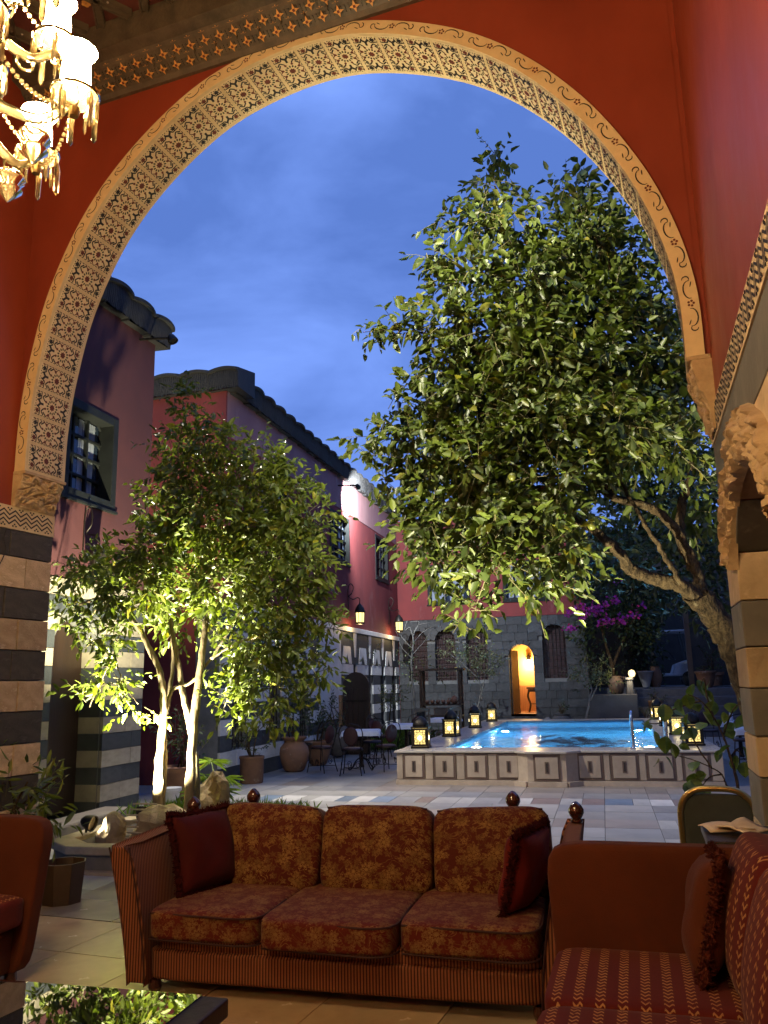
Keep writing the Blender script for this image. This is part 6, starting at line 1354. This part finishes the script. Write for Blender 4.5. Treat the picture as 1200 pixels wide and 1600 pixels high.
# golf cart
gcart = thing('golf_cart', 'white golf cart with flat roof parked in the dark passage', 'cart', (2.05, 30.6, 1.3605), 0)
CW = pm('white_cart_paint', (.80, .81, .83), (.74, .75, .77), 3, .3, coat=.4); CB = pm('black_cart_plastic', (.02, .02, .022), None, 6, .5)
mb = MB(); side_ = [(-1.15, .32), (-1.15, .78), (-.95, .86), (-.3, .80), (-.25, .45), (.25, .42), (.35, .72), (.75, .86), (1.05, .72), (1.22, .50), (1.22, .32)]; mb.prism([(x, -.55, z) for x, z in side_], (0, 1.10, 0)); mb.build('body', CW, gcart, bevel=.04, seg=3)
MB().prism([(x, -.60, z) for x, z in [(-1.0, 1.80), (-.95, 1.87), (.80, 1.87), (.9, 1.80)]], (0, 1.2, 0)).build('roof', CW, gcart, bevel=.03)
for x, x2 in ((-.85, -.85), (.60, .80)):
    for y in (-.5, .5): MB().tube([(x2, y, .8), (x, y, 1.80)], .02, 6).build('roof_post', CB, gcart)
for x in (-.72, .80):
    for y in (-.56, .56):
        Mw = Matrix.Translation((x, y, .22)) @ Matrix.Rotation(pi/2, 4, 'X'); wh = MB(Mw).lathe([(.12, -.09), (.20, -.09), (.22, -.06), (.22, .06), (.20, .09), (.12, .09)], n=20).build('wheel', CB, gcart, smooth=True, sharp=40); MB(Mw).lathe([(.0, -.095), (.11, -.085), (.12, -.06), (.12, .06), (.11, .085), (0, .095)], n=14).build('rim', CHROME, wh)
        MB(Mw).lathe([(.25, -.08), (.27, -.08), (.27, .08), (.25, .08)], n=20).build('wheel_arch', CB, gcart) if y < 0 else None
mb = MB(); cushion(mb, (-.45, 0, .90), (.5, .95, .14), .1, 7, 8); mb.build('seat', CB, gcart); mb = MB(); cushion(mb, (-.75, 0, 1.15), (.12, .95, .45), .1, 7, 8); mb.build('seat_back', CB, gcart)
MB(Matrix.Translation((.30, -.25, 1.02)) @ Matrix.Rotation(radians(50), 4, 'Y')).tube([(.17*cos(a), .17*sin(a), 0) for a in np.linspace(0, 2*pi, 17)], .014, 5).build('steering_wheel', CB, gcart)
# ================================================================== floodlights and chandelier
def flood(name, label, loc, tgt, energy, col, cone, blend=.7, size=.05, foot=True, parent_h=.10):
    loc, tgt = Vector(loc), Vector(tgt); t = thing(name, label, 'floodlight', loc, world=True); d = (tgt-loc).normalized(); Rm = d.to_track_quat('Z', 'Y').to_matrix().to_4x4(); M = Matrix.Translation(loc) @ Rm
    MB(M).lathe([(.03, -.10), (.055, -.07), (.075, .0), (.078, .03), (.068, .03), (.066, .005)], n=14).build('housing', LMET, t, smooth=True, sharp=40)
    MB(M).lathe([(.0, .004), (.066, .004)], n=14).build('lens', emis(name+'_lens', col, 20), t)
    if foot: MB().tube([loc-d*.05, loc-d*.05-Vector((0, 0, parent_h))], .012, 6).build('stake', LMET, t)
    lamp(name+'_beam', 'SPOT', loc+d*.06, energy, col, t, size, tgt, cone, blend); return t
flood('tree_floodlight', 'garden floodlight at the foot of the lemon tree aimed into its crown', (-4.66, 8.0, .40), (-4.78, 9.15, 3.0), 1900, (1.0, .93, .60), 106)
flood('rock_spotlight', 'small grey spotlight on a stake beside the pitted rock', (-4.93, 7.50, .36), (-4.1, 7.5, .15), 45, (1.0, .9, .6), 80)
flood('added_crown_floodlight', 'added ground floodlight on the paving aimed up into the orange tree', (-1.05, 5.75, .14), (-.35, 8.0, 4.4), 1100, (1.0, .92, .60), 84)  # added lamp, brightens the orange tree's crown from below
flood('facade_floodlight', 'cool white floodlight bracketed under the eave of the long house', (XW+.55, 20.2, 6.70), (XW+.25, 22.8, 6.1), 1500, (.86, .94, 1.0), 120, foot=False)
MB().tube([(XW-.01, 20.2, 6.78), (XW+.52, 20.2, 6.74)], .02, 6).build('bracket', LMET, bpy.data.objects['facade_floodlight'])
# ---- chandelier
CHX = IM @ Vector((0, 0, 0)); cx_, cy_, cz_ = -1.95, 1.95, 3.60
N = NT('cut_crystal'); fr_ = N.n('Fresnel', {'IOR': 1.6}); gl_ = N.n('BsdfGlossy', {'Color': (1, .93, .75, 1), 'Roughness': .06}); tp_ = N.n('BsdfTransparent', {'Color': (1, .96, .86, 1)}); tl_ = N.n('BsdfTranslucent', {'Color': (.80, .68, .44, 1)}); m1 = N.n('MixShader', {0: .45}); N.t.links.new(tp_.outputs[0], m1.inputs[1]); N.t.links.new(tl_.outputs[0], m1.inputs[2]); m2 = N.n('MixShader', {0: N.math('ADD', fr_.outputs[0], .12)}); N.t.links.new(m1.outputs[0], m2.inputs[1]); N.t.links.new(gl_.outputs[0], m2.inputs[2]); N.t.links.new(m2.outputs[0], N.o.inputs[0]); CRYS = N.m
SHADE = emis('lit_glass_shade', (1.0, .72, .36), 76); BRASS = pm('aged_brass', (.35, .24, .10), (.25, .17, .07), 9, .35, metal=1)
cdl = thing('chandelier', 'large crystal chandelier with lit tulip glass shades hanging from the ceiling', 'chandelier', (cx_, cy_, cz_), 0)
MB().tube([(0, 0, .9), (0, 0, 3.40)], .012, 6).build('chain', BRASS, cdl)
MB().lathe([(0, -.34), (.02, -.33), (.05, -.28), (.03, -.22), (.10, -.12), (.13, -.04), (.06, .02), (.04, .10), (.08, .20), (.09, .32), (.04, .42), (.05, .60), (.02, .9)], n=16).build('stem', CRYS, cdl, smooth=True)
PRM = MB().lathe([(0, -.135), (.010, -.118), (.0115, -.03), (.004, 0)], n=6).mesh('prism_drop', CRYS); PRS = MB().lathe([(0, -.085), (.006, -.07), (.0065, -.02), (.003, 0)], n=6).mesh('prism_drop', CRYS)
CUPM = MB().lathe([(.014, -.02), (.03, -.012), (.055, .006), (.075, .022), (.082, .034), (.070, .030), (.03, .008), (.014, .0)], n=20).mesh('drip_pan', CRYS, True)
SHM = MB().lathe([(.022, .030), (.040, .050), (.050, .085), (.048, .13), (.044, .165), (.058, .195), (.066, .205)], n=16).mesh('glass_shade', SHADE, True)
def arm(a, r, z0, z1, drop):
    c, s = cos(a), sin(a); P = crom([(.05*c, .05*s, z0), (.35*r*c, .35*r*s, z0-drop*.6), (.72*r*c, .72*r*s, z0-drop), (.95*r*c, .95*r*s, z0-drop*.55), (r*c, r*s, z1)], 7)
    MB().tube(P, [.020-.005*i/len(P) for i in range(len(P))], 8).build('arm', CRYS, cdl, smooth=True)
    q = (r*c, r*s, z1); ms(CUPM, 'drip_pan', cdl, q, world=False); ms(SHM, 'glass_shade', cdl, q, world=False); MB().lathe([(.014, -.05), (.018, -.04), (.018, -.01)], q, 10).build('socket', BRASS, cdl)
    for k in range(10): b = 2*pi*k/10+a; ms(PRM if k % 2 else PRS, 'prism_drop', cdl, (q[0]+.074*cos(b), q[1]+.074*sin(b), q[2]+.018), (0, 0, b), world=False)
    m_ = (.70*r*c, .70*r*s, z0-drop); MB().tube([(m_[0]+.028*cos(b)*c, m_[1]+.028*cos(b)*s, m_[2]-.028+.028*sin(b)) for b in np.linspace(0, 2*pi, 15)], .005, 5).build('ring', CRYS, cdl)
def swag(p, q, sag, n=16):
    p, q = Vector(p), Vector(q); mb = MB()
    for i in range(n):
        t = i/(n-1); c = p.lerp(q, t) - Vector((0, 0, sag*4*t*(1-t))); mb.lathe([(0, -.010), (.008, -.004), (.008, .004), (0, .010)], c, 6)
    mb.build('bead_swag', CRYS, cdl)['kind'] = 'stuff'
for k in range(6):
    a_, b_ = 2*pi*k/6+.42, 2*pi*(k+1)/6+.42; swag((.40*cos(a_), .40*sin(a_), -.03), (.40*cos(b_), .40*sin(b_), -.03), .10, 22); swag((.33*cos(a_+.53), .33*sin(a_+.53), .30), (.40*cos(a_), .40*sin(a_), 0), .05, 16); swag((.06*cos(a_), .06*sin(a_), .62), (.33*cos(a_+.53), .33*sin(a_+.53), .32), .05, 18)
BOB = MB().lathe([(.010, .02), (.05, .0), (.055, -.02), (.035, -.045), (.048, -.06), (.020, -.09), (0, -.11)], n=12).mesh('crystal_bobeche', CRYS, True)
for k in range(6): a_ = 2*pi*k/6+.42; ms(BOB, 'crystal_bobeche', cdl, (.28*cos(a_), .28*sin(a_), -.17), world=False)
for k in range(6): arm(2*pi*k/6+.42, .40, .02, -.04, .13)
for k in range(6): arm(2*pi*k/6+.95, .33, .34, .30, .12)
MB().lathe([(0, -.44), (.01, -.43), (.035, -.40), (.05, -.37), (.03, -.345)], n=8).build('finial_drop', CRYS, cdl)

c2_ = copy_tree(cdl); place(c2_, (-2.3, -2.3, 3.75), .3, 'added second crystal chandelier deeper inside the hall behind the seating')  # unseen chandelier added to light the arch wall and sofa fronts
flood('added_court_floodlight', 'added warm white floodlight under the eave of the house by the lemon tree', (XW+.55, 10.4, 6.72), (-2.4, 10.3, 0), 1400, (1.0, .90, .74), 84, foot=False)  # added lamp that puts neutral light on the court paving
MB().tube([(XW-.01, 10.4, 6.80), (XW+.52, 10.4, 6.76)], .02, 6).build('bracket', LMET, bpy.data.objects['added_court_floodlight'])

flood('added_arch_floodlight', 'added warm floodlight fixed above the arch on the court side of the hall', IM @ Vector((-2.0, .62, 6.75)), (-.5, 8.2, 4.3), 560, (1.0, .93, .66), 104, foot=False)  # unseen lamp added to light the orange tree from the hall side
MB().tube([IM @ Vector((-2.0, .38, 6.80)), IM @ Vector((-2.0, .60, 6.78))], .02, 6).build('bracket', LMET, bpy.data.objects['added_arch_floodlight'])
